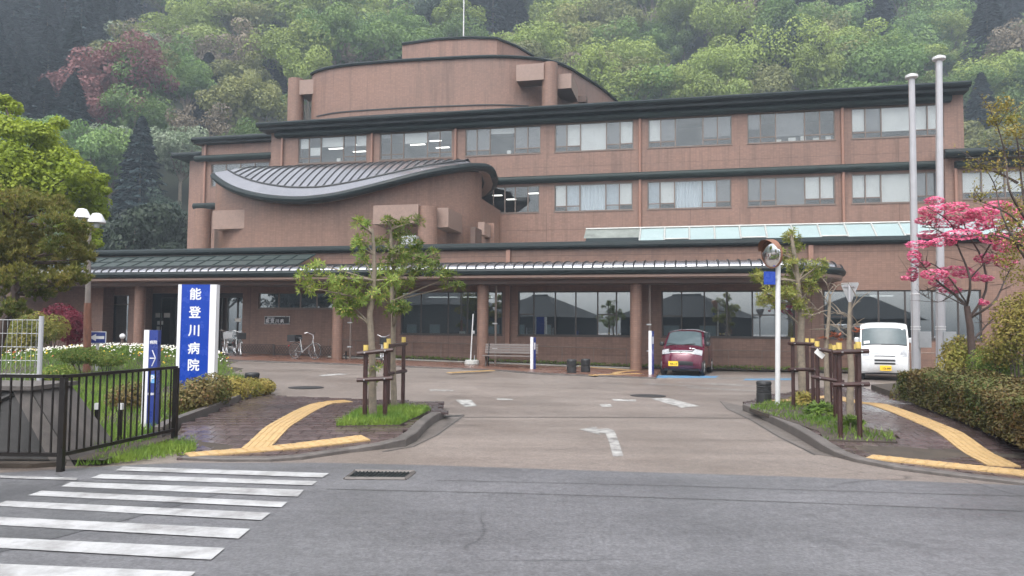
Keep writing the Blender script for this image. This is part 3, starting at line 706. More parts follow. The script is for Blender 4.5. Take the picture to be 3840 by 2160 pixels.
for k in range(npan):
    xa, xb = cs0 + k * pw, cs0 + (k + 1) * pw
    MB().grid([[croof(x_, (t_ / 10) ** 2) for x_ in (xa, xb)] for t_ in range(11)]).build('roof_panel', 'roof_panel', cr, True)
    MB().tube([croof(xb, (t_ / 10) ** 2) + Vector((0, -.008, .012)) for t_ in range(11)], .028, 4).build('rib', 'rib', cr)
# glazed strip over the entrance end of the canopy
gz0, gz1 = cs0, fs(792, -.4, 640)
gm = MB(); gz = MB()
nn = 22; gw = (gz1 - gz0) / nn
for k in range(nn + 1): gm.tube([(gz0 + k * gw, -1.9, 4.22), (gz0 + k * gw - .0, -.35, 4.80)], .035, 4)
for t_ in (0, .5, 1): gm.tube([(gz0, -1.9 + 1.55 * t_, 4.22 + .58 * t_), (gz1, -1.9 + 1.55 * t_, 4.22 + .58 * t_)], .03, 4)
gg = gm.build('glazed_roof', 'gutter_green', H)
for k in range(nn):
    for t_ in (0, .5): MB().face([(gz0 + k * gw + .04, -1.9 + 1.55 * t_, 4.215 + .58 * t_), (gz0 + (k + 1) * gw - .04, -1.9 + 1.55 * t_, 4.215 + .58 * t_), (gz0 + (k + 1) * gw - .04, -1.9 + 1.55 * (t_ + .48), 4.215 + .58 * (t_ + .48)), (gz0 + k * gw + .04, -1.9 + 1.55 * (t_ + .48), 4.215 + .58 * (t_ + .48))]).build('pane', 'green_glass', gg)
# low beam of the side porch at far left
MB().box(-33, -22, -2.6, -2.2, 2.85, 3.25).build('porch_beam', 'trim', H); MB().box(-33, -22, -2.9, .2, 3.26, 3.45).build('porch_roof', 'beam', H)
# ---- main three-storey block
Wm = 10.0; ML = fs(681, Wm, 400); MR = fs(2424, Wm, 300)
Z3a, Z3b, Z2a, Z2b = 11.38, 12.98, 8.05, 9.57
w3 = [(750, 922), (955, 1137), (1170, 1360), (1395, 1594), (1630, 1842), (1880, 2102), (2143, 2376)]
w2 = [(1212, 1357), (1394, 1592), (1628, 1840), (1880, 2102), (2143, 2372)]
ops = [(fs(a_, Wm, 380), fs(b_, Wm, 380), Z3a, Z3b) for a_, b_ in w3] + [(fs(a_, Wm, 490), fs(b_, Wm, 490), Z2a, Z2b) for a_, b_ in w2]
wall('main_wall', ML, MR, 4.7, 13.6, Wm, .3, ops, 'tile_upper')
MB().box(MR - .3, MR, Wm + .3, Wm + 16, 4.7, 13.6).build('side_wall', 'tile_upper', H); MB().box(ML, ML + .3, Wm + .3, Wm + 16, 4.7, 13.6).build('side_wall', 'tile_upper', H)
T3 = ((0, .2), (1, .2), (3, .2), (4, .2)); M5 = (.155, .33, .66, .83)
bl3 = [[(0, .6, 1, 'blind'), (1, .3, .62, 'blind'), (2, .62, 1, 'blind'), (3, .6, 1, 'blind_grey'), (4, .6, 1, 'blind')],
       [(0, .85, 1, 'blind_grey'), (2, .6, 1, 'blind')],
       [(0, 0.2, 1, 'blind_grey'), (1, .2, 1, 'blind_grey'), (2, .8, 1, 'blind'), (3, .2, 1, 'blind_grey'), (4, .2, 1, 'blind_grey')],
       [(0, .2, 1, 'blind_grey'), (1, .2, 1, 'blind'), (2, 0, 1, 'blind'), (3, .2, 1, 'blind_grey'), (4, .2, 1, 'blind')],
       [(0, .25, 1, 'blind'), (1, .25, 1, 'blind_grey'), (3, .3, 1, 'blind_grey'), (4, .3, 1, 'blind_grey')],
       [(2, .2, 1, 'blind_grey'), (0, .5, 1, 'blind_grey')],
       [(0, .25, 1, 'blind'), (1, .25, 1, 'blind_grey'), (2, .2, 1, 'blind'), (3, .2, 1, 'blind'), (4, .2, 1, 'blind')]]
for k, o_ in enumerate(ops[:7]):
    a, b = o_[0], o_[1]; W_ = b - a
    li = [(a + W_ * .45, 12.45, .9), (a + W_ * .8, 12.2, .8), (a + W_ * .7, 12.62, .7)] if k in (0, 1) else ([(a + W_ * .25, 12.75, .5)] if k == 3 else [])
    wo_ = window(a, b, o_[2], o_[3], Wm, M5, T3, 'glass_up', bl3[k], lights=li)
    if k == 5:
        for q in range(5): MB().box(a + W_ * (.34 + q * .14), a + W_ * (.34 + q * .14) + .25 + .1 * (q % 2), Wm + .2, Wm + .4, Z3a + .06, Z3a + .2 + .06 * (q % 3)).build('shelf_item', 'paper', wo_)
    if k in (0, 2): MB().box(a + W_ * .55, a + W_ * .55 + .22, Wm + .2, Wm + .3, Z3a + .06, Z3a + .28).build('shelf_item', 'paper', wo_)
bl2 = [[], [(0, .2, 1, 'blind'), (1, 0, 1, 'curtain'), (2, 0, 1, 'curtain'), (3, 0, 1, 'curtain'), (4, .2, 1, 'blind')],
       [(0, 0, 1, 'curtain'), (1, .2, 1, 'blind'), (2, 0, 1, 'curtain'), (3, 0, 1, 'curtain'), (4, .2, 1, 'blind_grey')],
       [(0, .2, 1, 'blind_grey'), (1, .2, 1, 'blind_grey'), (2, 0, 1, 'blind_grey'), (3, .22, 1, 'blind'), (4, .22, 1, 'blind')],
       [(0, .2, 1, 'blind'), (1, .2, 1, 'blind'), (2, 0, 1, 'blind'), (3, .2, 1, 'blind_grey'), (4, .2, 1, 'blind_grey')]]
for k, o_ in enumerate(ops[7:]):
    a, b = o_[0], o_[1]; W_ = b - a
    li = [(a + W_ * .2, 9.25, .55), (a + W_ * .45, 9.0, .55), (a + W_ * .85, 9.3, .65)] if k == 0 else []
    window(a, b, o_[2], o_[3], Wm, (.2, .4, .58, .8) if k == 0 else M5, () if k == 0 else T3, 'glass_up', bl2[k], lights=li)
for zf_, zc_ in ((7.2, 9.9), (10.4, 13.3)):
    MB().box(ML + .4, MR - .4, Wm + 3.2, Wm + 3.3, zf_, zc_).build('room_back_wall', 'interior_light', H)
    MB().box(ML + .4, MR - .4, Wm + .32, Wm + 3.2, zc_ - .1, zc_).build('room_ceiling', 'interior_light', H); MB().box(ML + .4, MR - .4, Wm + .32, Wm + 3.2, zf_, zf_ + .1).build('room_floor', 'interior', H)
for x_ in (712, 937, 1147, 1610, 2120):
    s_ = fs(x_, Wm, 360 if x_ < 1300 else 420); MB().tube([(s_, Wm - .1, 10.0 if x_ > 1300 else 8.0), (s_, Wm - .1, 13.1)], .075, 8).build('downpipe', 'pipe', H)
    if x_ > 1300: MB().tube([(s_, Wm - .1, 6.2), (s_, Wm - .1, 9.7)], .075, 8).build('downpipe', 'pipe', H)
for s_ in [fs(x_, Wm, 400) for x_ in (1376, 1494, 1612, 1736, 1860, 1990, 2122, 2260)]:
    MB().box(s_ - .01, s_ + .01, Wm - .004, Wm + .01, 10.1, 11.33).build('wall_joint', 'beam', H); MB().box(s_ - .01, s_ + .01, Wm - .004, Wm + .01, 6, 8.0).build('wall_joint', 'beam', H)
for z_ in (10.55, 7.05): MB().box(-4.5, MR, Wm - .004, Wm + .01, z_, z_ + .014).build('wall_joint', 'beam', H)
# storey band and double eaves
roll = lambda r_: [(r_ * math.cos(a_) * 1.0, r_ * math.sin(a_)) for a_ in [R(-90 + 18 * i) for i in range(11)]] + [(-.2, r_), (-.2, -r_)]
MB().sweep([(-4.5, Wm - .15, 9.87), (MR - .4, Wm - .15, 9.87)], roll(.2)).build('storey_band', 'gutter_green', H, True)
MB().sweep([(ML + .4, Wm - .2, 13.16), (MR - .6, Wm - .2, 13.16)], roll(.17)).build('eave_lower', 'gutter_green', H, True)
MB().sweep([(ML - .5, Wm - .75, 13.62), (MR + .1, Wm - .75, 13.62)], [(.18, -.02), (.2, .08), (.1, .17), (-.1, .18), (-.1, -.1), (.05, -.1)]).build('eave_gutter', 'gutter', H, True)
MB().box(ML - .45, MR + .05, Wm - .68, Wm + .35, 13.36, 13.52).build('eave_soffit', 'gutter', H)
mr = MB().grid([[(s_, y_, z_) for s_ in (ML - .5, MR + .1)] for y_, z_ in ((Wm - .7, 13.72), (Wm + 5, 14.35), (Wm + 8, 14.5), (Wm + 16, 13.6))]).build('main_roof', 'gutter', H)
for k in range(84):
    s_ = ML - .4 + (MR - ML + .4) * k / 83; MB().tube([(s_, Wm - .7, 13.78), (s_, Wm + 5, 14.42), (s_, Wm + 8, 14.56)], .05, 4).build('rib', 'rib', mr)
# ---- left rear block
WL = 14.0; LL = fs(507, WL, 400)
wl = [(fs(531, WL, 440), fs(676, WL, 440), 11.05, 12.6)]
wall('rear_block_wall', LL, ML - .003, 4.7, 13.9, WL, .3, wl, 'tile_upper')
window(*wl[0][:2], 11.05, 12.6, WL, (.25, .5, .75), (), 'glass_up', ((0, 0, 1, 'blind_grey'), (1, 0, 1, 'blind_grey'), (2, .3, 1, 'blind_grey')))
MB().box(LL, LL + .3, WL + .3, WL + 10, 4.7, 13.9).build('side_wall', 'tile_upper', H)
MB().box(LL + .4, ML, WL + 2, WL + 2.1, 10.4, 13.0).build('room_back_wall', 'interior', H)
MB().sweep([(LL - .4, WL - .5, 14.2), (ML + .4, WL - .5, 14.2)], roll(.16)).build('eave_gutter', 'gutter', H, True)
MB().box(LL - .3, ML + .4, WL - .45, WL + 10, 13.92, 14.1).build('rear_roof', 'gutter', H)
for k in range(12):
    s_ = LL + .2 + (ML - LL) * k / 12; MB().tube([(s_, WL - .5, 14.32), (s_, WL + 5, 14.75)], .05, 4).build('rib', 'rib', mr)
MB().sweep([(LL - .3, WL - .25, 12.95), (ML, WL - .25, 12.95)], roll(.2)).build('storey_band', 'gutter_green', H, True)
MB().sweep([(LL - .3, WL - .25, 9.7), (ML, WL - .25, 9.7)], roll(.2)).build('storey_band', 'gutter_green', H, True)
MB().tube([(LL + .35, WL - .1, 5), (LL + .35, WL - .1, 14)], .08, 8).build('downpipe', 'pipe', H)
WF = 18.0; s0_, s1_ = fs(448, WF, 400), fs(520, WF, 400)
MB().box(s0_ + 1, s1_, WF, WF + 6, 4.7, 13.9).build('far_wall', 'tile_upper', H); MB().sweep([(s0_, WF - .6, 14.2), (s1_, WF - .6, 14.2)], roll(.2)).build('eave_gutter', 'gutter', H, True)
MB().box(s0_ + .1, s1_, WF - .5, WF + 6, 14.0, 14.12).build('far_roof', 'gutter', H)
# ---- right two-storey extension
WR = 9.2; RL = MR - .003; RX = 34.0
wr = [(fs(2420, WR, 470), fs(2420, WR, 470) + 4.6, 8.0, 9.35), (fs(2420, WR, 470) + 5.6, fs(2420, WR, 470) + 10.2, 8.0, 9.35)]
wall('extension_wall', fs(2378, WR, 470), RX, 4.7, 10.0, WR, .3, wr, 'tile_upper')
for o_ in wr: window(o_[0], o_[1], o_[2], o_[3], WR, (.19, .41, .6, .8), ((0, .22), (1, .22)), 'glass_up', ((0, .22, 1, 'blind'), (1, .22, 1, 'blind'), (2, .22, 1, 'blind'), (3, .3, 1, 'blind_grey')))
MB().box(RL + .5, RX, WR + 2.6, WR + 2.7, 7, 9.9).build('room_back_wall', 'interior', H)
MB().sweep([(fs(2400, WR, 400), WR - .2, 9.66), (RX, WR - .2, 9.66)], roll(.17)).build('storey_band', 'gutter_green', H, True)
MB().sweep([(fs(2375, WR - .6, 385), WR - .6, 10.15), (RX, WR - .6, 10.15)], roll(.2)).build('eave_gutter', 'gutter', H, True)
MB().grid([[(s_, y_, z_) for s_ in (fs(2380, WR - .6, 385), RX)] for y_, z_ in ((WR - .6, 10.33), (WR + 3, 10.7), (WR + 8, 10.7))]).build('extension_roof', 'roof_panel', H)
MB().tube([(fs(2403, WR, 450), WR - .1, 6), (fs(2403, WR, 450), WR - .1, 9.5)], .075, 8).build('downpipe', 'pipe', H)
# ---- curved rooftop storey (plan read from its level top edge) and penthouse
ZD = fv(1240, 145, 11)[1]
dp = [hz(x_, y_, ZD) for x_, y_ in ((785, 190), (800, 181), (860, 168), (1000, 156), (1130, 149), (1240, 145), (1330, 149), (1390, 158), (1430, 173), (1460, 191), (1510, 223), (1550, 256))]
dp = [Vector((*p, 0)) for p in dp]; dp = smooth_path(dp, 4)
dp = [(p.x, p.y) for p in dp]; back = [(dp[-1][0] - 1, 24), (-15.5, 24), (-17.2, 16)]
MB().prism(dp + back, 13.7, ZD).build('rooftop_storey', 'tile_upper', H, True)
cop = [(p[0], p[1], ZD - .02) for p in dp]
MB().sweep(cop, [(.12, .0), (.14, .1), (.05, .18), (-.25, .18), (-.25, 0)]).build('coping', 'gutter', H, True)
fr_ = [p for p in dp if -15.3 < p[0] < -1.5]
MB().sweep([(x_, y_, 14.55) for x_, y_ in fr_], [(.05, 0), (.05, .06), (-.05, .06), (-.05, 0)]).build('base_ledge', 'rib', H)
MB().sweep([(x_, y_, 14.0) for x_, y_ in fr_], [(.06, .0), (.06, .25), (-.05, .25), (-.05, 0)]).build('base_gap', 'rib', H)
ZP = fv(1130, 98, 16)[1]
pp = [hz(x_, y_, ZP) for x_, y_ in ((1012, 113), (1100, 101), (1180, 97), (1250, 99), (1300, 119), (1340, 143))]
MB().prism(pp + [(-3.6, 25), (-12.5, 25)], 16, ZP).build('penthouse', 'tile_upper', H, True)
MB().sweep([(p[0], p[1], ZP - .02) for p in pp], [(.1, .0), (.12, .1), (.04, .18), (-.2, .18), (-.2, 0)]).build('coping', 'gutter', H, True)
s_, _z = fv(1166, 90, 18); MB().tube([(s_, 18, ZP), (s_, 18, ZP + 5.5)], [.05, .03], 6).build('lightning_rod', 'white_paint', H)
# round pillars with bracket beams
def pillar(px0, px1, wP, ztop, zb, name='pillar'):
    sa, sb = fs(px0, wP, 300), fs(px1, wP, 300); r_ = (sb - sa) / 2; c_ = (sa + sb) / 2
    o = MB().lathe([(r_, zb), (r_, ztop)], 28).build(name, 'tile_col', H, True); o.location = (c_, wP, 0); return c_, r_
c_, r_ = pillar(725, 761, 11.8, fv(740, 201, 11.8)[1], 13.6); zt = fv(780, 204, 11.8)[1]
MB().box(c_ + r_ * .6, fs(806, 11.4, 215), 11.5, 13.0, zt - .92, zt).build('bracket_beam', 'trim', H)
c_, r_ = pillar(1363, 1402, 10.9, fv(1380, 161, 10.9)[1], 13.6); zt = fv(1330, 168, 10.9)[1]
MB().box(fs(1301, 10.7, 180), c_ - r_ * .6, 10.45, 11.6, zt - .95, zt).build('bracket_beam', 'trim', H)
MB().box(c_ + r_ * .5, c_ + r_ + .75, 11.2, 14.0, zt - 1.3, zt - .45).build('bracket_beam', 'trim', H)
MB().box(fs(1445, 14, 235), fs(1470, 14, 235), 14.9, 15.6, fv(1450, 246, 14)[1], fv(1450, 230, 14)[1]).build('vent_opening', 'beam', H)
# roof clutter on the curved storey
for a_, b_ in ((858, 925), (1180, 1215)):
    sa, sb = fs(a_, 12.5, 160), fs(b_, 12.5, 160); MB().box(sa, sb, 12.3, 12.5, ZD + .18, ZD + .35).tube([(sa, 12.2, ZD + .5), (sb, 12.2, ZD + .5)], .05, 6).build('roof_pipe', 'grey_metal', H)
# ---- wave-roofed wing on an oval plan
EC, EA, EB = (fs(538, 6, 440) + fs(1242, 6, 440)) / 2, (fs(1242, 6, 440) - fs(538, 6, 440)) / 2 - .02, 4.6
def ell(px, py, a=EA, b=EB):        # front intersection of a pixel's ray with the upright oval wall
    d = ray(px, py); q = CAM - BO
    X, Y = q.dot(BU) - EC, q.dot(BN) - 6.0; dx, dy = d.dot(BU), d.dot(BN)
    A = (dx / a) ** 2 + (dy / b) ** 2; B_ = 2 * (X * dx / a ** 2 + Y * dy / b ** 2); C_ = (X / a) ** 2 + (Y / b) ** 2 - 1
    D = max(0, B_ * B_ - 4 * A * C_); k = (-B_ - math.sqrt(D)) / (2 * A)
    return Vector((EC + X + dx * k, 6.0 + Y + dy * k, CAM.z + d.z * k))
def zz(pts):                         # zoomed reading of the roof -> picture position
    return [((700 + x_ * 1200 / 2576) / PV, (560 + y_ * 1200 / 2576) / PV) for x_, y_ in pts]
eo = [ell(*p) for p in zz([(222, 190), (260, 225), (340, 275), (430, 313), (560, 347), (700, 368), (870, 378), (1000, 372), (1200, 345), (1400, 300), (1600, 250), (1800, 197), (2000, 152), (2150, 127), (2280, 111), (2400, 113), (2450, 138), (2466, 172)])]
eo = smooth_path(eo, 4)
eave = MB(); rows = []
for i, p in enumerate(eo):
    o_ = Vector((((p.x - EC) / EA ** 2), ((p.y - 6) / EB ** 2), 0)).normalized()
    rows.append([p + o_ * a_ + Vector((0, 0, b_)) for a_, b_ in ((.0, .0), (.14, -.06), (.2, -.17), (.17, -.28), (.06, -.36), (-.1, -.38), (-.55, -.30), (-.62, -.05))])
eave.grid(rows, close=True).face(list(reversed(rows[0]))).face(rows[-1])
# return of the eave round the right-hand tip to the back
tip = eo[-1]; rt = []
for k in range(7):
    a_ = math.asin(max(-1, min(1, (tip.y - 6) / EB))) if abs(tip.y - 6) < EB else -.2
    an = math.atan2((tip.y - 6) / EB, (tip.x - EC) / EA) + k * .16
    p = Vector((EC + EA * math.cos(an), 6 + EB * math.sin(an), tip.z - .16 * k))
    o_ = Vector((math.cos(an) / EA, math.sin(an) / EB, 0)).normalized()
    rt.append([p + o_ * a2 + Vector((0, 0, b2)) for a2, b2 in ((.0, .0), (.14, -.06), (.2, -.17), (.17, -.28), (.06, -.36), (-.1, -.38), (-.55, -.30), (-.62, -.05))])
eave.grid(rt, close=True)
we = eave.build('wing_eave', 'gutter', H, True)
MB().grid([[q_[5] + Vector((0, 0, -.006)), q_[6] + Vector((0, 0, -.006))] for q_ in rows] + [[q_[5] + Vector((0, 0, -.006)), q_[6] + Vector((0, 0, -.006))] for q_ in rt[1:]]).build('wing_soffit', 'trim', H, True)
ei = [ell(x_, y_, EA - .75, EB - .75) for x_, y_ in zz([(335, 168), (400, 205), (500, 245), (620, 276), (800, 303), (950, 308), (1100, 300), (1300, 268), (1500, 225), (1700, 180), (1850, 145), (2000, 121), (2150, 101), (2245, 92)])]
ei = smooth_path(ei, 4)
# flat flashing between rib feet and gutter
def near(path, s_):
    for a, b in zip(path, path[1:]):
        if a.x <= s_ <= b.x: return a.lerp(b, (s_ - a.x) / max(1e-6, b.x - a.x))
    return path[0] if s_ < path[0].x else path[-1]
fl = [[near(eo, p.x) if i else eo[0], p] for i, p in enumerate(ei)]
N_ = 60; fl = []
for k in range(N_ + 1):
    t_ = k / N_; a = eo[min(len(eo) - 1, int(t_ * (len(eo) - 1)))]; b = ei[min(len(ei) - 1, int(t_ * (len(ei) - 1)))]
    fl.append([a + Vector((0, 0, .004)), b])
wr_ = MB().grid(fl).build('wing_roof', 'roof_panel', H, True)
RZ = [fv(*zz([(335, 160)])[0], 5.5), fv(*zz([(2245, 86)])[0], 5.5)]
def ridge(s_):
    t_ = (s_ - RZ[0][0]) / (RZ[1][0] - RZ[0][0]); return Vector((s_, 5.5, RZ[0][1] + (RZ[1][1] - RZ[0][1]) * t_))
def wroof(s_, t_):
    a, b = near(ei, s_), ridge(s_); h_ = b.z - a.z
    return Vector((s_, a.y + (b.y - a.y) * t_, a.z + h_ * math.sin(t_ * math.pi / 2 * .93) / math.sin(math.pi / 2 * .93)))
npan = 29; sA, sB = ei[0].x + .05, ei[-1].x - .05
for k in range(npan):
    xa, xb = sA + (sB - sA) * k / npan, sA + (sB - sA) * (k + 1) / npan
    MB().grid([[wroof(x_, t_ / 10) for x_ in (xa, xb)] for t_ in range(11)]).build('roof_panel', 'roof_panel', wr_, True)
    MB().tube([wroof(xb, t_ / 10) + Vector((0, 0, .015)) for t_ in range(11)], .035, 4).build('rib', 'rib', wr_)
MB().tube([p + Vector((0, 0, .02)) for p in ei], .04, 5).build('rib', 'rib', wr_)
MB().grid([[ridge(s_), Vector((s_, 9.9, ridge(s_).z - .5))] for s_ in (sA, sB)]).build('rear_slope', 'gutter', wr_)
wrows = []
for k in range(61):
    an = R(180 + 3 * k); a_, b_ = EA - .6, EB - .6
    p = Vector((EC + a_ * math.cos(an), 6 + b_ * math.sin(an), 0)); e_ = near(eo, p.x)
    wrows.append([(p.x, p.y, 4.6), (p.x, p.y, e_.z - .2)])
MB().grid(wrows).build('wing_wall', 'tile', H, True)
for x_ in (EC + EA - .9, EC - EA + .6): MB().box(x_, x_ + .3, 6, 10, 4.7, 8.2).build('wing_side_wall', 'tile', H)
c_, r_ = pillar(500, 536, 3.3, fv(515, 527, 3.3)[1], 4.6); zt = fv(560, 529, 2.6)[1]
MB().box(fs(535, 2.6, 545), fs(641, 2.6, 545), 2.6, 4.2, zt - .95, zt).build('bracket_beam', 'trim', H)
c_, r_ = pillar(1056, 1102, 1.6, fv(1080, 521, 1.6)[1], 4.6); zt = fv(1000, 518, 1.4)[1]
MB().box(fs(943, 1.3, 540), c_ - r_ * .6, 1.1, 2.4, zt - .86, zt).build('bracket_beam', 'trim', H)
MB().box(c_ + r_ * .4, fs(1121, 1.6, 540), 2.0, 4.2, zt - .95, zt - .05).build('bracket_beam', 'trim', H)
MB().box(fs(1188, 2.6, 590), fs(1200, 2.6, 590), 2.3, 3.4, 4.8, fv(1195, 573, 2.6)[1]).build('vent_opening', 'beam', H)
MB().box(fs(1205, 3.6, 590), fs(1221, 3.6, 590), 3.4, 4.6, fv(1212, 592, 3.6)[1], fv(1212, 560, 3.6)[1]).build('bracket_beam', 'trim', H)
MB().box(fs(1208, 4.4, 590), fs(1240, 4.4, 590), 4.6, 5.6, 4.7, fv(1212, 560, 4.4)[1]).build('bracket_pier', 'tile', H)
# roof units beside the wing
s_, z_ = fv(1030, 596, .9); MB().box(s_ - .35, s_ + .35, .8, 1.3, z_ - .35, z_ + .05).build('roof_unit', 'grey_metal', H)
s_, z_ = fv(985, 610, .7); MB().box(s_ - .05, s_ + .05, .6, .7, 5.1, z_ + .25).build('roof_vent', 'white_paint', H)
# rail along the foot of the wall
def rail_run(x0, x1):
    mb = MB(); P = []
    for k in range(21):
        s_ = x0 + (x1 - x0) * k / 20; P.append((s_, -.32, G(*BW(s_, -.3, 0).xy) + .80))
    mb.tube(P, .018, 6)
    for k in range(0, 21, 2):
        x_, y_, z_ = P[k]; mb.tube([(x_, y_, z_ - .75), (x_, y_, z_)], .012, 5)
    mb.build('handrail', 'win_frame', H)
rail_run(-8.2, 4.8); rail_run(7.5, 20)
# ================================================================== OBJECTS
def text(parent, body, size, loc, rot, mat, name='lettering', bold=.0, ax='CENTER', spacing=1.0):
    cu = bpy.data.curves.new(name, 'FONT'); cu.body = body; cu.size = size; cu.align_x = ax; cu.align_y = 'CENTER'; cu.extrude = .001; cu.resolution_u = 3; cu.space_line = spacing
    tmp = bpy.data.objects.new(name, cu); col.objects.link(tmp)
    dg = bpy.context.evaluated_depsgraph_get(); me = bpy.data.meshes.new_from_object(tmp.evaluated_get(dg))
    bpy.data.objects.remove(tmp); o = bpy.data.objects.new(name, me); col.objects.link(o)
    if bold:                        # heavier strokes: the glyph again, shifted a little each way
        vs_ = [v_.co.copy() for v_ in me.vertices]; fs_ = [tuple(f_.vertices) for f_ in me.polygons]; nv = len(vs_); V2 = []; F2 = []
        for q, (dx_, dy_) in enumerate(((0, 0), (bold, 0), (-bold, 0), (0, bold), (0, -bold))):
            V2 += [(v_.x + dx_, v_.y + dy_, v_.z + q * .0002) for v_ in vs_]; F2 += [tuple(i_ + q * nv for i_ in f_) for f_ in fs_]
        me = bpy.data.meshes.new(name); me.from_pydata(V2, [], F2); o.data = me
    me.materials.clear(); me.materials.append(MAT[mat]); o.parent = parent; o.location = loc; o.rotation_euler = rot; return o
UP = (R(90), 0, 0)
def yaw_to_cam(p): return math.atan2(p[0], -p[1]) if False else 0
# black street railing: a run along the road and one beside the pavement
def railing(a, b, label, posts, n):
    a = Vector(a); b = Vector(b); L = (b - a).length; t = thing('street_railing', label, 'railing', a, math.atan2((b - a).y, (b - a).x), 'black street railing sections')
    for x_ in posts: MB().box(x_ - .03, x_ + .03, -.03, .03, -.05, 1.0).build('post', 'railing', t)
    MB().box(0, L, -.025, .025, .99, 1.025).build('top_rail', 'railing', t); MB().box(0.04, L - .04, -.02, .02, .16, .20).build('bottom_rail', 'railing', t)
    for k in range(n):
        x_ = (k + 1) * L / (n + 1); MB().box(x_ - .008, x_ + .008, -.008, .008, .2, .989).build('baluster', 'railing', t)
    return t
p1_ = gv(152, 1187); p2_ = gv(438, 1115)
railing(p2_, p1_, 'black metal railing beside the brick pavement, ending near the parking sign', (0.0,), 17)
railing(p1_, p1_ + Vector((-3.0, .1, 0)), 'black metal railing along the road in front of the dark concrete wall', (0.0, 3.0), 25)
# concrete retaining block behind the railing, stepped foundation strip
t = MB(); bl_ = [(-9.5, 8.55), (-5.05, 8.55), (-5.05, 9.3), (-9.5, 9.3)]
t.v = [(-9.5, 8.5, -.1), (-4.75, 8.5, -.1), (-4.75, 9.5, -.1), (-9.5, 9.5, -.1), (-9.5, 8.62, .82), (-5.42, 8.62, .82), (-5.42, 9.4, .82), (-9.5, 9.4, .82)]
t.f = [(0, 1, 5, 4), (1, 2, 6, 5), (2, 3, 7, 6), (3, 0, 4, 7), (4, 5, 6, 7)]
e_ = MB().face([(-4.742, 8.494, -.1), (-4.742, 9.506, -.1), (-5.412, 9.406, .822), (-5.412, 8.614, .822)]).face([(-4.752, 8.490, -.1), (-5.422, 8.610, .822), (-5.62, 8.610, .822), (-5.0, 8.490, -.1)])
cw_ = thing('retaining_wall', 'dark weathered concrete retaining wall with a sloped end behind the railing', 'wall')
t.build('wall_body', 'dark_concrete', cw_); e_.build('sloped_end', 'kerb', cw_)
MB().box(-9.5, -5.36, 8.56, 9.46, .823, .87).build('cap', 'kerb', cw_)
for q in ((-7.0, .05, -5.6, .78), (-5.75, .05, -7.2, .78), (-7.6, .05, -9.1, .78)):
    MB().tube([(q[0], 8.5 + .13 * q[1], q[1]), (q[2], 8.5 + .13 * q[3], q[3])], .03, 4).build('rib', 'dark_concrete', cw_)
for x_ in (-5.35, -5.05):
    z_ = .02; o = thing('marker_post', 'small white-capped marker post in grass behind the railing, ' + ('left' if x_ < -5.2 else 'right') + ' of two', 'post', (x_ + .08, 9.75, .07))
    MB().box(-.02, .02, -.02, .02, 0, .42).build('post', 'railing', o); MB().box(-.025, .025, -.025, .025, .42, .5).build('cap', 'white_paint', o)
# grey welded mesh fence panel at the left edge
fp_ = at(97, 985, 11.2); fz = BH(fp_.x, fp_.y)
t = thing('mesh_fence', 'galvanised wire mesh fence panel with grey end post at the left edge', 'fence', (fp_.x, 11.2, fz), R(180 - 4))
ph = at(97, 795, 11.2).z - fz
MB().tube([(0, 0, -.1), (0, 0, ph)], .035, 10).build('post', 'pole_paint', t); MB().tube([(2.0, 0, -.1), (2.0, 0, ph)], .035, 10).build('post', 'pole_paint', t)
for k in range(26): MB().tube([(.07 + k * .075, 0, .08), (.07 + k * .075, 0, ph - .05)], .0045, 4).build('wire', 'steel', t)
for k in range(8): MB().tube([(.03, -.008, .1 + k * (ph - .16) / 7), (2.0, -.008, .1 + k * (ph - .16) / 7)], .006 if k else .008, 4).build('wire', 'steel', t)
# tall blue name sign
sY = 15.0; c0, c1 = at(446, 900, sY), at(545, 900, sY); zt = at(490, 716, sY).z; wd = c1.x - c0.x
t = thing('hospital_sign', 'tall blue pillar sign with white vertical characters and white edges', 'sign', ((c0.x + c1.x) / 2, sY, BH(-6, 15) - .05), R(-3))
hh = zt - t.location.z
MB().box(-wd / 2 + .07, wd / 2 - .13, -.06, .06, 0, hh).build('panel', 'blue_panel', t)
MB().box(-wd / 2, -wd / 2 + .068, -.07, .07, 0, hh).build('edge', 'sign_white', t); MB().box(wd / 2 - .128, wd / 2, -.075, .075, 0, hh).build('edge', 'sign_white', t)
for i, ch in enumerate('能登川病院'):
    zc = at(490, (742, 788, 833, 878, 920)[i], sY).z - t.location.z
    text(t, ch, .245, (-.04, -.0625, zc), UP, 'sign_white', bold=.006)
# slim parking sign
p = gv(377, 1072, .12); zt = at(380, 830, p.y).z
t = thing('parking_sign', 'slim blue and white parking sign with right arrow behind the railing', 'sign', (p.x, p.y, p.z - .05), R(-2)); hh = zt - p.z + .05
MB().box(-.105, -.03, -.05, .05, 0, hh).build('side', 'sign_white', t); MB().box(-.0295, .10, -.045, .045, 0, hh - .002).build('panel', 'navy_panel', t)
text(t, '病院', .055, (.035, -.047, hh - .18), UP, 'sign_white', bold=.001)
MB().box(-.012, .075, -.0485, -.0455, hh - .412, hh - .398).build('arrow', 'sign_white', t)
MB().tube([(.022, -.047, hh - .29), (.072, -.047, hh - .405), (.022, -.047, hh - .52)], .008, 4).build('arrow', 'sign_white', t)
MB().box(-.012, .082, -.049, -.0455, hh - .76, hh - .64).build('badge', 'light_blue', t); text(t, 'P', .13, (.035, -.051, hh - .70), UP, 'sign_white', bold=.002)
text(t, '駐車場', .04, (.035, -.047, hh - .92), UP, 'sign_white', bold=.001)
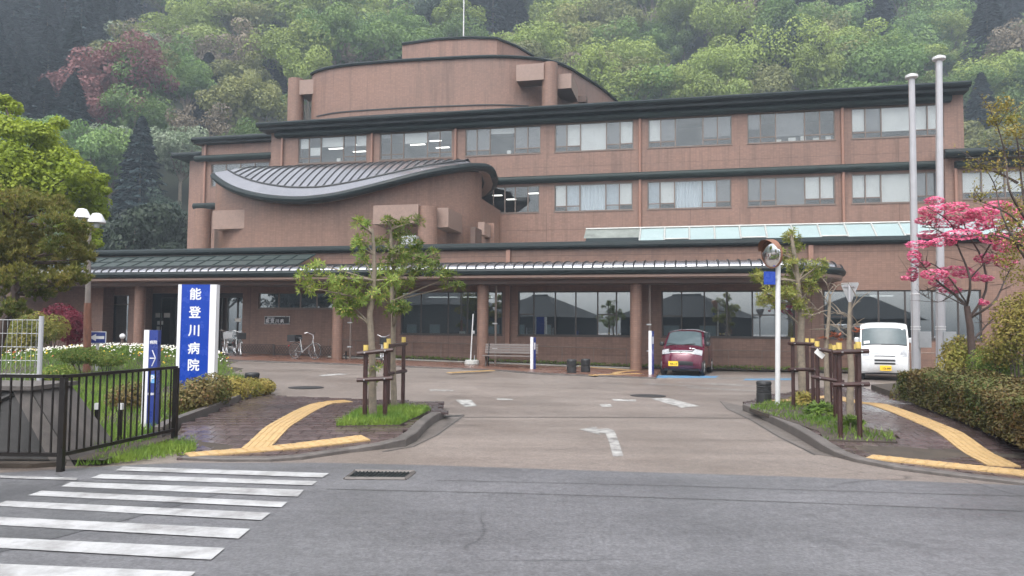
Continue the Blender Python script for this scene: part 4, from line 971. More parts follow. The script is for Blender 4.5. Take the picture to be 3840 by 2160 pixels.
# one-way arrow sign
Y_ = 18.6; c = at(246, 849, Y_); g = BH(c.x, Y_)
t = thing('arrow_sign', 'small navy sign with white left arrow on a short post in the flower bed', 'sign', (c.x, Y_, g), 0); z_ = c.z - g
MB().box(-.025, .025, -.02, .02, -.05, z_).build('post', 'white_paint', t)
MB().box(-.22, .22, -.035, -.022, z_ - .145, z_ + .145).build('border', 'sign_white', t); MB().box(-.205, .205, -.04, -.036, z_ - .13, z_ + .13).build('panel', 'navy_panel', t)
MB().face([(-.18, -.042, z_), (-.02, -.042, z_ - .09), (-.02, -.042, z_ - .035), (.18, -.042, z_ - .035), (.18, -.042, z_ + .035), (-.02, -.042, z_ + .035), (-.02, -.042, z_ + .09)]).build('arrow', 'sign_white', t)
# two-headed lamp post
Y_ = 18.4; b = at(221, 870, Y_); tp = at(224, 552, Y_); g = BH(b.x, Y_)
t = thing('lamp_post', 'rusty brown lamp post with two white conical shades beside the pine', 'street lamp', (b.x, Y_, g))
L_ = tp.z - g; dx = tp.x - b.x
MB().tube([(0, 0, -.1), (dx * .45, 0, L_ * .45)], .085, 12).build('lower_pole', 'pole_rust', t); MB().tube([(dx * .45, 0, L_ * .45), (dx, 0, L_)], [.065, .055], 10).build('upper_pole', 'lamp_pole', t)
for sx, sz in ((-.17, .05), (.19, -.06)):
    m = Matrix.Translation((dx + sx, 0, L_ + sz)); o = MB().lathe([(.20, -.02), (.20, .02), (.10, .20), (.03, .22)], 18, m).build('shade', 'lamp_shade', t, True)
    MB().lathe([(.06, -.14), (.07, -.02)], 10, m).build('lamp', 'grey_metal', t); MB().tube([(dx, 0, L_ - .12), (dx + sx * .6, 0, L_ - .14), (dx + sx, 0, L_ + sz - .1)], .022, 6).build('arm', 'pole_paint', t)
# round globe lights near the entrance
for px, py, Y_, lb in ((308, 846, 28, 'small white globe garden light by the entrance pillar'), (236, 858, 24, 'white globe garden light left of the arrow sign post')):
    c = at(px, py, Y_); g = BH(c.x, Y_) if Y_ < 26 else G(c.x, Y_)
    t = thing('garden_light', lb, 'garden light', (c.x, Y_, g)); h_ = c.z - g
    MB().tube([(0, 0, -.05), (0, 0, h_ - .08)], .045, 8).build('post', 'win_frame', t)
    MB().lathe([(.10 * math.sin(R(a_)), h_ - .10 * math.cos(R(a_))) for a_ in range(5, 180, 17)], 14).build('globe', 'lamp_shade', t, True)
# rubber bollards
def bollard(p, h_, r_, lb):
    t = thing('bollard', lb, 'bollard', p, 0, 'black ribbed bollards')
    pf = [(r_ * .98, 0), (r_, .02)]
    for k in range(4):
        z_ = h_ * (.50 + .10 * k); pf += [(r_, z_ - .02), (r_ * .93, z_ - .012), (r_ * .93, z_), (r_, z_ + .008)]
    pf += [(r_, h_ * .92), (r_ * .9, h_ * .985), (r_ * .6, h_)]
    MB().lathe(pf, 20).build('body', 'rubber', t, True); MB().lathe([(r_ * 1.03, h_ * .885), (r_ * 1.05, h_ * .9), (r_ * 1.03, h_ * .915)], 20).build('ring', 'black_plastic', t)
bollard(gv(1922, 1015, .08), .46, .15, 'black ribbed bollard beside the white mirror pole')
bollard(gv(1438, 938, .05), .46, .165, 'black ribbed bollard between bench and car, nearer the bench')
bollard(gv(1473, 936, .05), .46, .165, 'black ribbed bollard between bench and car, nearer the car')
p = at(634, 958, 17.6); bollard((p.x, 17.6, .13), .38, .165, 'black ribbed bollard behind the low shrubs right of the blue sign')
# slim post signs on the forecourt
for px, py, top, lb in ((1339, 928, 848, 'slim white and blue post sign at the end of the bench'), (1637, 942, 832, 'slim white and blue post sign left of the burgundy car')):
    p = gv(px, py, .05); h_ = at(px, top, p.y).z - p.z
    t = thing('post_sign', lb, 'sign', p, R(-35), 'slim forecourt post signs')
    MB().box(-.05, .05, -.06, -.01, 0, h_).build('edge', 'sign_white', t); MB().box(-.045, .045, -.0095, .16, .0, h_ - .01).build('panel', 'navy_panel', t)
    MB().box(.046, .05, .04, .12, h_ - .45, h_ - .2).build('notice', 'sign_white', t)
# bench
p = (gv(1222, 921, .05) + gv(1342, 926, .05)) / 2; 
t = thing('bench', 'weathered grey slatted bench against the tiled wall', 'bench', p, -TH); hw = 1.02
for k in range(5): MB().box(-hw, hw, -.16 + k * .085, -.09 + k * .085, .40, .43).build('seat_slat', 'bench_wood', t)
for k in range(4):
    y_, z_ = .27 + k * .025, .50 + k * .095; MB().box(-hw, hw, y_, y_ + .03, z_, z_ + .075).build('back_slat', 'bench_wood', t)
for x_ in (-.88, .88):
    mb = MB(); mb.tube([(x_, -.15, 0), (x_, -.08, .2), (x_, -.15, .39)], .03, 6); mb.tube([(x_, .3, 0), (x_, .2, .2), (x_, .26, .42), (x_, .37, .88)], .03, 6); mb.tube([(x_, -.15, .385), (x_, .26, .385)], .025, 6); mb.build('leg_frame', 'railing', t)
# pole in a white concrete base
p = gv(1187, 917, .05)
t = thing('pole_stand', 'thin white pole standing in a pale concrete foot left of the bench', 'pole stand', p)
MB().lathe([(.27, 0), (.29, .02), (.27, .16), (.24, .18)], 20).build('foot', 'concrete_white', t, True)
MB().tube([(-.05, 0, .18), (.03, 0, at(1190, 790, p.y).z - p.z)], .022, 8).build('pole', 'white_paint', t); MB().tube([(.1, 0, .18), (.1, 0, .36)], .015, 6).build('peg', 'grey_metal', t)
MB().box(.03, .09, -.02, .02, 1.2, 1.32).build('tag', 'grey_metal', t)
# wall plaque
s0_, z0_ = fv(667, 814, -.02); s1_, z1_ = fv(728, 797, -.02); q = BW((s0_ + s1_) / 2, -.02, (z0_ + z1_) / 2); pw_, ph_ = s1_ - s0_, z1_ - z0_
t = thing('name_plaque', 'black wall plaque with white characters left of the entrance bicycles', 'plaque', q, -TH)
t['label'] = 'black wall plaque with white characters above the parked bicycle'
MB().box(-pw_ / 2, pw_ / 2, -.03, .017, -ph_ / 2, ph_ / 2).build('plate', 'black_plastic', t); MB().box(-pw_ / 2 - .02, pw_ / 2 + .02, -.02, .016, -ph_ / 2 - .02, ph_ / 2 + .02).build('rim', 'steel', t)
text(t, '東近江市立', .075, (-pw_ / 2 + .30, -.0325, ph_ * .27), UP, 'sign_white', bold=.001); text(t, '能 登 川 病', .19, (-pw_ / 2 + .50, -.0325, -ph_ * .14), UP, 'sign_white', bold=.002); text(t, '院', .19, (pw_ / 2 - .22, -.0325, -ph_ * .14), UP, 'rubber', bold=.002)
# lattice ground rack along the wall
for (a, b, lb) in ((600, 690, 'left'), (690, 845, 'right')):
    sa, sb = fs(a, -.5, 880), fs(b, -.5, 880); q = BW(sa, -.5, 0); L_ = sb - sa - .05
    t = thing('lattice_fence', 'low brown lattice fence along the wall, %s of two sections' % lb, 'fence', (q.x, q.y, G(q.x, q.y) + .02), -TH, 'low lattice fences')
    n = int(L_ / .13)
    for k in range(n):
        x_ = k * L_ / n; MB().box(-.012, .012, -.008, .008, 0, .46, Matrix.Translation((x_, 0, .04)) @ Matrix.Rotation(R(38), 4, 'Y')).build('lath', 'lattice', t)
        MB().box(-.012, .012, .009, .025, 0, .46, Matrix.Translation((x_ + .28, 0, .04)) @ Matrix.Rotation(R(-38), 4, 'Y')).build('lath', 'lattice', t)
    for z_ in (.03, .42): MB().box(0, L_, -.03, .03, z_, z_ + .03).build('rail', 'lattice', t)
    for x_ in (0, L_): MB().box(x_ - .03, x_ + .03, -.035, .035, 0, .47).build('post', 'lattice', t)
# chain barrier round the first column
p = gv(835, 905); 
t = thing('chain_barrier', 'two short dark posts joined by a chain round the left canopy column', 'barrier', p, -TH)
for x_ in (0, .62): MB().tube([(x_, 0, 0), (x_, 0, .36)], .035, 8).build('post', 'railing', t)
MB().tube([(.62 * k / 8, 0, .3 - .16 * math.sin(math.pi * k / 8)) for k in range(9)], .01, 5).build('chain', 'steel', t)
# flagpoles
for px, topx, top, Y_, lb in ((2305, 2293, 183, 19.0, 'shorter of two white flagpoles, nearer the van'), (2366, 2362, 137, 18.2, 'taller of two white flagpoles, right of the other')):
    b = at(px, 940, Y_); tp = at(topx, top, Y_); h_ = tp.z
    t = thing('flagpole', lb, 'flagpole', (b.x, Y_, .1), 0, 'white flagpoles behind the hedge'); dx = tp.x - b.x
    f_ = lambda z_: (dx * z_ / h_, 0, z_)
    MB().tube([f_(-.1), f_(2.4)], .105, 14).build('base_tube', 'pole_paint', t, True); MB().tube([f_(2.4), f_(h_ - .25)], [.092, .075], 14).build('pole', 'pole_paint', t, True)
    MB().lathe([(.10, 0), (.15, .03), (.15, .09), (.06, .13)], 16, Matrix.Translation(f_(h_ - .26))).build('cap', 'white_paint', t)
    for z_ in (1.52, 1.58, 2.4): MB().lathe([(.113, 0), (.115, .012), (.113, .025)], 16, Matrix.Translation(f_(z_))).build('band', 'white_paint', t)
    MB().box(.02, .32, -.14, .1, 1.08, 1.48).build('winch_box', 'grey_metal', t); MB().tube([(-.13, -.1, .6), (dx - .12, -.08, h_ - .3)], .006, 4).build('halyard', 'win_frame', t)
# convex mirror
p = gv(1956, 1018, .10); g = p.z; Y_ = p.y
t = thing('convex_mirror', 'round traffic mirror with orange hood on a white pole in the tree island', 'traffic mirror', p)
c = at(1937, 640, Y_) - p
MB().tube([(0, 0, -.1), (at(1958, 680, Y_).x - p.x, 0, c.z + .1)], .05, 12).build('pole', 'white_paint', t, True)
mm = Matrix.Translation((c.x, -.10, c.z)) @ rotz(R(-68)) @ Matrix.Rotation(R(96), 4, 'X')
MB().lathe([(.27 * math.sin(R(a_)), .27 * .22 * math.cos(R(a_))) for a_ in range(90, 1, -9)], 24, mm).build('mirror_face', 'mirror', t, True)
MB().lathe([(.27, -.02), (.29, -.02), (.29, .015), (.27, .015)], 24, mm, True).build('rim', 'orange_hood', t)
MB().lathe([(.27, -.015), (.12, -.06), (.02, -.07)], 24, mm).build('back', 'orange_hood', t)
hood = MB(); rows = []
for k in range(15):
    a_ = R(-75 + 150 * k / 14); rows.append([mm @ Vector((.292 * math.sin(a_), .292 * math.cos(a_), zz_)) for zz_ in (-.01, .16 * math.cos(a_ * .9) + .02)])
hood.grid(rows).build('hood', 'orange_hood', t)
c2 = at(1935, 700, Y_) - p; MB().box(c2.x - .13, c2.x + .10, -.075, -.06, c2.z - .13, c2.z + .13).build('blue_plate', 'blue_panel', t); MB().box(c2.x + .02, -.0, -.06, -.02, c2.z - .02, c2.z + .02).build('bracket', 'grey_metal', t)
# back of a triangular stop sign
Y_ = 18.3; a, b, c = at(2113, 712, Y_), at(2162, 710, Y_), at(2139, 775, Y_); c = at(2138, 768, Y_)
t = thing('stop_sign', 'grey back of an inverted triangular road sign on a grey post', 'sign', (at(2138, 900, Y_).x, Y_, 0))
o_ = t.location
tri = [Vector(q_) - o_ for q_ in (a, b, c)]
mb = MB(); ctr = sum(tri, Vector()) / 3; pts = []
for i in range(3):
    v0, v1 = tri[i], tri[(i + 1) % 3]; pts += [v0.lerp(v1, .08), v0.lerp(v1, .92)]
mb.v = [(q_.x, -.01, q_.z) for q_ in pts] + [(q_.x, .004, q_.z) for q_ in pts]; mb.f = [(0, 1, 2, 3, 4, 5), tuple(reversed(range(6, 12)))] + [(i, (i + 1) % 6, 6 + (i + 1) % 6, 6 + i) for i in range(6)]
mb.build('plate', 'grey_metal', t); MB().tube([(0, -.035, 0), (0, -.035, tri[0].z)], .03, 8).build('post', 'pole_paint', t)
MB().box(-.14, .14, -.03, -.012, tri[0].z - .1, tri[0].z - .07).build('bracket', 'steel', t)
# ------------------------------------------------------------------ cars
def shell(parent, prof, W, sill, tum, zb, ylo, yhi, bow, mat, NX=14, drop=.05):
    """prof: side silhouette front to back as (y, z). x is across, -y is the front"""
    def hw(y, z):
        k = W / 2 * (1 - tum * max(0, z - zb) ** 1.3); 
        e = max(0, (ylo + .45 - y) / .45); k *= 1 - .10 * e ** 2.2
        e = max(0, (y - (yhi - .4)) / .4); k *= 1 - .07 * e ** 2
        return k
    def top(i, xf):
        y, z = prof[i]; h = hw(y, z); e = abs(xf)
        fy = bow * e ** 2.6 * max(0, 1 - (y - ylo) / 1.2)
        return Vector((xf * h, y + fy, z - drop * e ** 3))
    rows = [[top(i, -1 + 2 * k / NX) for k in range(NX + 1)] for i in range(len(prof))]
    mb = MB().grid(rows)
    for s_ in (-1, 1):
        side = []
        for i in range(len(prof)):
            a = top(i, s_); b = Vector((0, a.y, sill)); seg = []
            for k in range(7):
                z = a.z + (sill - a.z) * k / 6; x = hw(prof[i][0], z) * s_
                if k == 0: x = a.x
                seg.append(Vector((x, a.y, z)))
            side.append(seg if s_ < 0 else list(reversed(seg)))
        mb.grid(side)
    n = len(prof); mb.face([(x_, y_, sill + .01) for x_, y_ in ((-W / 2 * .93, ylo + .1), (W / 2 * .93, ylo + .1), (W / 2 * .93, yhi - .1), (-W / 2 * .93, yhi - .1))])
    o = mb.build('body', mat, parent, True)
    return o, top, hw
def lerp_top(top, prof, f, xf):
    i = min(len(prof) - 2, int(f)); return top(i, xf).lerp(top(i + 1, xf), f - i)
def patch(parent, name, top, prof, f0, f1, x0, x1, mat, off=.006, n=10, m=10):
    rows = []
    for i in range(n + 1):
        f = f0 + (f1 - f0) * i / n; rw = []
        for k in range(m + 1):
            xf = x0 + (x1 - x0) * k / m; p = lerp_top(top, prof, f, xf); q = lerp_top(top, prof, f + .01, xf); r_ = lerp_top(top, prof, f, xf + .01)
            nrm = (r_ - p).cross(q - p).normalized(); rw.append(p + nrm * off)
        rows.append(rw)
    return MB().grid(rows).build(name, mat, parent, True)
def sidewin(parent, hw, y0, y1, z0, z1, y0t, y1t, mat, side):
    rows = []
    for k in range(5):
        z = z0 + (z1 - z0) * k / 4; ya, yb = y0 + (y0t - y0) * k / 4, y1 + (y1t - y1) * k / 4
        rows.append([((hw(y, z) + .008) * side, y, z) for y in (ya, ya + (yb - ya) * .25, ya + (yb - ya) * .5, ya + (yb - ya) * .75, yb)])
    return MB().grid(rows).build('side_window', mat, parent, True)
def wheel(parent, x, y, r, w_):
    sgn = 1 if x > 0 else -1; m = Matrix.Translation((x, y, r)) @ Matrix.Rotation(R(90) * sgn, 4, 'Y')
    o = MB().lathe([(r * .62, -w_ / 2), (r * .95, -w_ / 2), (r, -w_ / 2 + .02), (r, w_ / 2 - .02), (r * .95, w_ / 2), (r * .62, w_ / 2)], 22, m, True).build('wheel', 'tyre', parent, True)
    rm = MB().lathe([(r * .66, w_ / 2 - .03), (r * .66, w_ / 2 - .004), (r * .55, w_ / 2 - .012), (r * .2, w_ / 2 - .03), (r * .12, w_ / 2 - .01), (.01, w_ / 2 - .01)], 22, m)
    rm.build('rim', 'steel', o, True)
    for k in range(6):
        a_ = k * math.pi / 3; MB().box(-.016, .016, r * .15, r * .6, w_ / 2 - .02, w_ / 2 + .002, m @ rotz(a_)).build('spoke', 'steel', o)
    MB().lathe([(r * 1.10, w_ / 2 - .12), (r * 1.16, w_ / 2 - .02), (r * 1.10, w_ / 2 - .05)], 22, m).build('arch_lining', 'black_plastic', o)
def plate(parent, y, z, x, nums, tilt=0):
    o = MB().box(x - .165, x + .165, y - .012, y, z - .0825, z + .0825).build('number_plate', 'plate_yellow', parent)
    text(o, nums, .105, (x + .02, y - .0135, z - .022), UP, 'black_text', bold=.003)
# burgundy hatchback; its heading comes from where its wheels touch the ground
fl_, fr_p, rr_ = gv(1662, 944), gv(1768, 945), gv(1793, 942)
yaw = R(-21)
c = (gv(1660, 944) + gv(1768, 946)) / 2
t = thing('parked_car', 'burgundy compact hatchback parked on the blue bay before the windows', 'car', (c.x + .18, c.y + .45, 0), yaw)
CAR = t
prof = [(-.62, .24), (-.70, .34), (-.715, .45), (-.69, .58), (-.66, .70), (-.61, .80), (-.50, .89), (-.30, .955), (-.08, 1.01), (.0, 1.04), (.20, 1.22), (.40, 1.40), (.58, 1.52), (.85, 1.585), (1.3, 1.61), (1.9, 1.59), (2.35, 1.53), (2.5, 1.40), (2.6, 1.1), (2.66, .8), (2.66, .45), (2.6, .25)]
body, top, hw = shell(t, prof, 1.475, .24, .24, .80, -.72, 2.66, .27, 'burgundy', drop=.085)
patch(t, 'windscreen', top, prof, 9.15, 12.1, -.86, .86, 'car_glass', .008); patch(t, 'windscreen_surround', top, prof, 9.0, 12.25, -.92, .92, 'black_plastic', .004)
for s_ in (-1, 1):
    sidewin(t, hw, .36, 1.2, 1.05, 1.48, .72, 1.2, 'car_glass', s_); sidewin(t, hw, 1.28, 2.1, 1.06, 1.48, 1.28, 2.0, 'car_glass', s_)
    hl = patch(t, 'headlight', top, prof, 4.7, 6.7, .56 * s_, .97 * s_, 'chrome', .012, 6, 6); patch(hl, 'lens', top, prof, 4.85, 6.5, .60 * s_, .95 * s_, 'lens', .018, 5, 5)
    m = Matrix.Translation((s_ * .80, .30, 1.06)); mi = MB().lathe([(.02, -.06), (.09, -.03), (.10, .04), (.06, .09)], 12, m @ Matrix.Diagonal((.9, .7, 1, 1))).build('wing_mirror', 'black_plastic', t, True)
    for y_ in (-.12, 2.13): wheel(t, s_ * .655, y_, .275, .17)
    MB().tube([(s_ * .15 - .1, -.03, 1.075), (s_ * .5 - .1, .06, 1.10)], .012, 4).build('wiper', 'black_plastic', t)
    dr_ = MB().tube([((hw(1.24, z_) + .006) * s_, 1.24, z_) for z_ in (.35, .6, .9, 1.05, 1.48)], .008, 4).build('door_seam', 'black_plastic', t)
    MB().box(s_ * (hw(1.0, .92) + .002) - .012, s_ * (hw(1.0, .92) + .002) + .012, .95, 1.12, .93, .96).build('door_handle', 'burgundy', t)
patch(t, 'grille', top, prof, 5.0, 5.62, -.55, .55, 'black_plastic', .012, 3, 12); patch(t, 'grille_trim', top, prof, 5.55, 5.75, -.58, .58, 'chrome', .016, 2, 12); patch(t, 'grille_trim', top, prof, 4.92, 5.08, -.58, .58, 'chrome', .016, 2, 12); patch(t, 'grille_trim', top, prof, 5.28, 5.36, -.5, .5, 'chrome', .018, 2, 12)
eb = MB()
for a_ in (90, 210, 330):
    a2 = R(a_); u_ = Vector((math.cos(a2), math.sin(a2))); v_ = Vector((-u_.y, u_.x)); c_ = Vector((0, .812))
    q = [c_, c_ + u_ * .03 + v_ * .017, c_ + u_ * .06, c_ + u_ * .03 - v_ * .017]; eb.face([(k.x, -.645, k.y) for k in q])
eb.build('emblem', 'chrome', t)
patch(t, 'air_intake', top, prof, 1.3, 2.45, -.55, .62, 'black_plastic', .008, 3, 10)
plate(t, -.735, .42, -.24, '97-17'); patch(t, 'bumper_lip', top, prof, .7, 1.15, -.9, .9, 'burgundy', .02, 2, 12)
patch(t, 'sticker', top, prof, 6.6, 7.1, .35, .43, 'sign_white', .006, 2, 2); patch(t, 'sticker', top, prof, 6.5, 7.0, .47, .62, 'sign_white', .006, 2, 2)
MB().box(-.6, .6, -.55, 2.5, .17, .26).build('underbody', 'black_plastic', t)
# white van
c = (gv(2172, 958) + gv(2292, 957)) / 2
t = thing('parked_van', 'white boxy compact van parked facing forward behind the hedge end', 'van', (c.x + .12, c.y + .45, 0), R(-24))
prof = [(-.60, .26), (-.68, .36), (-.70, .52), (-.70, .66), (-.68, .78), (-.655, .90), (-.60, 1.02), (-.54, 1.10), (-.50, 1.14), (-.38, 1.38), (-.24, 1.64), (-.20, 1.70), (-.08, 1.80), (.15, 1.86), (.6, 1.885), (1.5, 1.89), (2.45, 1.87), (2.58, 1.75), (2.66, 1.2), (2.68, .6), (2.66, .3)]
body, top, hw = shell(t, prof, 1.475, .28, .075, .85, -.70, 2.68, .13, 'van_white')
patch(t, 'windscreen_surround', top, prof, 8.02, 10.9, -.93, .93, 'black_plastic', .004); patch(t, 'windscreen', top, prof, 8.15, 10.75, -.90, .90, 'car_glass', .008)
patch(t, 'notice', top, prof, 8.25, 8.6, -.84, -.6, 'paper', .010, 2, 2); patch(t, 'sticker', top, prof, 10.2, 10.55, .72, .82, 'paper', .010, 2, 2)
for s_ in (-1, 1):
    sidewin(t, hw, .1, .85, 1.15, 1.62, .22, .85, 'car_glass', s_); sidewin(t, hw, .95, 1.8, 1.15, 1.62, .95, 1.8, 'car_glass', s_)
    hl = patch(t, 'headlight', top, prof, 4.35, 6.4, .62 * s_, .97 * s_, 'chrome', .012, 6, 6); patch(hl, 'lens', top, prof, 4.5, 6.2, .66 * s_, .93 * s_, 'lens', .018, 5, 5)
    for y_ in (-.05, 2.05): wheel(t, s_ * .655, y_, .275, .155)
    MB().lathe([(.02, -.08), (.08, -.05), (.09, .06), (.05, .10)], 10, Matrix.Translation((s_ * .80, -.1, 1.28))).build('wing_mirror', 'van_white', t, True)
patch(t, 'bonnet_seam', top, prof, 4.72, 4.80, -.6, .6, 'black_plastic', .005, 1, 10)
patch(t, 'grille', top, prof, 4.0, 4.2, -.45, .45, 'black_plastic', .01, 2, 8); patch(t, 'grille', top, prof, 2.75, 3.15, -.45, .45, 'black_plastic', .01, 2, 8); patch(t, 'grille', top, prof, 2.05, 2.45, -.45, .45, 'black_plastic', .01, 2, 8)
patch(t, 'emblem', top, prof, 5.3, 5.5, -.06, .06, 'chrome', .01, 2, 2); patch(t, 'bumper_seam', top, prof, 3.24, 3.28, -.85, .85, 'black_plastic', .004, 1, 10)
plate(t, -.715, .41, .02, '13-99'); MB().tube([(-.1, -.545, 1.15), (.25, -.53, 1.16)], .012, 4).build('wiper', 'black_plastic', t)
MB().box(-.6, .6, -.5, 2.5, .2, .3).build('underbody', 'black_plastic', t)
# ------------------------------------------------------------------ bicycles
def bicycle(p, rz, lb, basket, rear):
    t = thing('bicycle', lb, 'bicycle', p, rz, 'bicycles parked along the wall'); r_ = .32
    for x_ in (-.52, .52):
        m = Matrix.Translation((x_, 0, r_)) @ Matrix.Rotation(R(90), 4, 'X')
        o = MB().lathe([(r_ - .02, -.015), (r_, -.008), (r_, .008), (r_ - .02, .015)], 26, m, True).build('wheel', 'tyre', t, True)
        MB().lathe([(r_ - .032, -.012), (r_ - .02, -.012), (r_ - .02, .012), (r_ - .032, .012)], 26, m, True).build('rim', 'chrome', o, True)
        sp = MB()
        for k in range(12): sp.tube([m @ Vector((.02 * math.cos(k), .02 * math.sin(k), 0)), m @ Vector(((r_ - .03) * math.cos(k * math.pi / 6), (r_ - .03) * math.sin(k * math.pi / 6), 0))], .003, 3, False)
        sp.build('spokes', 'chrome', o, kind='stuff')
        fe = MB(); fe.grid([[Vector((x_ + (r_ + .025) * math.cos(a_), y_, r_ + (r_ + .025) * math.sin(a_))) for y_ in (-.025, .025)] for a_ in [R(k) for k in range(20 if x_ < 0 else 40, 175 if x_ < 0 else 200, 12)]]).build('mudguard', 'steel', t)
    fr = MB(); fr.tube([(-.15, 0, .28), (.36, 0, .62), (.42, 0, .82)], .022, 8); fr.tube([(-.15, 0, .28), (-.27, 0, .80)], .018, 8); fr.tube([(-.15, 0, .28), (-.52, 0, .32), (-.24, 0, .66)], .012, 6); fr.tube([(.40, 0, .72), (.47, 0, .5), (.52, 0, .32)], .017, 8); fr.build('frame', 'steel', t)
    MB().tube([(.42, 0, .8), (.40, 0, .98)], .014, 8).build('stem', 'chrome', t); MB().tube([(.20, -.27, 1.03), (.30, -.22, 1.06), (.40, -.06, .99), (.40, .06, .99), (.30, .22, 1.06), (.20, .27, 1.03)], .012, 8).build('handlebar', 'chrome', t)
    MB().lathe([(.02, -.03), (.10, 0), (.09, .04), (.03, .05)], 12, Matrix.Translation((-.29, 0, .82)) @ Matrix.Diagonal((1.3, .9, 1, 1))).build('saddle', 'black_plastic', t, True)
    if basket: 
        mb = MB(); 
        for z_, k_ in ((.72, .13), (.80, .15), (.88, .165), (.96, .18)): mb.tube([(.62 - k_, -k_, z_), (.62 + k_, -k_, z_), (.62 + k_, k_, z_), (.62 - k_, k_, z_), (.62 - k_, -k_, z_)], .006, 4)
        mb.box(.50, .74, -.15, .15, .70, .71); mb.box(.49, .50, -.16, .16, .71, .95); mb.box(.74, .75, -.16, .16, .71, .95); mb.box(.5, .74, -.165, -.155, .71, .95); mb.build('front_basket', basket, t)
    if rear: MB().box(-.78, -.38, -.20, .20, .70, .96).build('rear_basket', 'basket_black', t); MB().box(-.74, -.40, -.1, .1, .68, .70).build('carrier', 'steel', t)
    else: MB().box(-.74, -.36, -.07, .07, .66, .68).build('carrier', 'steel', t)
    MB().tube([(-.52, .06, .3), (-.62, .12, .01)], .01, 5).build('stand', 'steel', t); MB().lathe([(.03, 0), (.02, .03)], 8, Matrix.Translation((-.86, 0, .52)) @ Matrix.Rotation(R(-90), 4, 'Y')).build('reflector', 'red_lens', t)
    MB().lathe([(.04, -.01), (.05, 0), (.04, .01)], 10, Matrix.Translation((-.15, .03, .28)) @ Matrix.Rotation(R(90), 4, 'X')).build('chainring', 'chrome', t)
    for s_ in (-1, 1): MB().box(-.2, -.12, s_ * .12 - .04, s_ * .12 + .04, .18, .2).build('pedal', 'black_plastic', t)
def bp(px, Y_): p = at(px, 900, Y_); return (p.x, Y_, GF(p.x, Y_))
bicycle(bp(767, 30.4), R(-28), 'silver bicycle with black rear basket leaning by the wall plaque', None, True)
bicycle(bp(566, 31.8), R(-62), 'bicycle with pale front basket right of the blue sign', 'grey_metal', False)
bicycle(bp(597, 31.6), R(-58), 'bicycle with dark front basket, right of the pale-basket bicycle', 'basket_black', False)
bicycle(bp(962, 29.6), R(-75), 'bicycle half hidden behind the left tree supports', 'basket_black', False)
# ================================================================== PLANTS
def rv(r):
    while True:
        x, y, z = r.uniform(-1, 1), r.uniform(-1, 1), r.uniform(-1, 1); d = x * x + y * y + z * z
        if .01 < d < 1: d = math.sqrt(d); return x / d, y / d, z / d
def leafq(mb, c, a, b):
    i = len(mb.v); x, y, z = c
    mb.v += [(x - a[0], y - a[1], z - a[2]), (x + b[0], y + b[1], z + b[2]), (x + a[0], y + a[1], z + a[2]), (x - b[0], y - b[1], z - b[2])]; mb.f.append((i, i + 1, i + 2, i + 3))
def cloud(mb, c, rad, n, size, r, asp=.5, fill=.45, flat=0.0):
    """leaf-sized faces spread through an ellipsoid, denser towards its skin"""
    for _ in range(n):
        u = rv(r); k = fill + (1 - fill) * math.sqrt(r.random()) if r.random() > .15 else r.random()
        p = (c[0] + u[0] * rad[0] * k, c[1] + u[1] * rad[1] * k, c[2] + u[2] * rad[2] * k)
        nrm = Vector((u[0] + r.uniform(-.9, .9), u[1] + r.uniform(-.9, .9), u[2] * (1 - flat) + r.uniform(-.5, .9) + flat)).normalized()
        q = Vector(rv(r)); a = nrm.cross(q)
        if a.length < .05: continue
        a.normalize(); b = nrm.cross(a); s = size * r.uniform(.65, 1.3)
        leafq(mb, p, a * s * .5, b * s * asp * .5)
def rosette(mb, c, d, n, L, w_, r):
    d = Vector(d).normalized(); q = d.cross(Vector(rv(r))).normalized(); e = d.cross(q)
    for k in range(n):
        a = 2 * math.pi * k / n + r.uniform(-.3, .3); t = (q * math.cos(a) + e * math.sin(a)) * r.uniform(.75, 1.05) + d * r.uniform(.1, .75) - Vector((0, 0, .18))
        t.normalize(); l = L * r.uniform(.7, 1.15); s = t.cross(d); s = s.normalized() if s.length > .05 else q
        p = Vector(c) + t * l * .5; leafq(mb, p, t * l * .5, s * w_ * .5)
def bez(a, b, sag, n=6, r=rng):
    a, b = Vector(a), Vector(b); m = (a + b) / 2 + Vector((r.uniform(-.1, .1), r.uniform(-.1, .1), 1)) * sag
    return [a * (1 - t) ** 2 + m * 2 * t * (1 - t) + b * t * t for t in [k / n for k in range(n + 1)]]
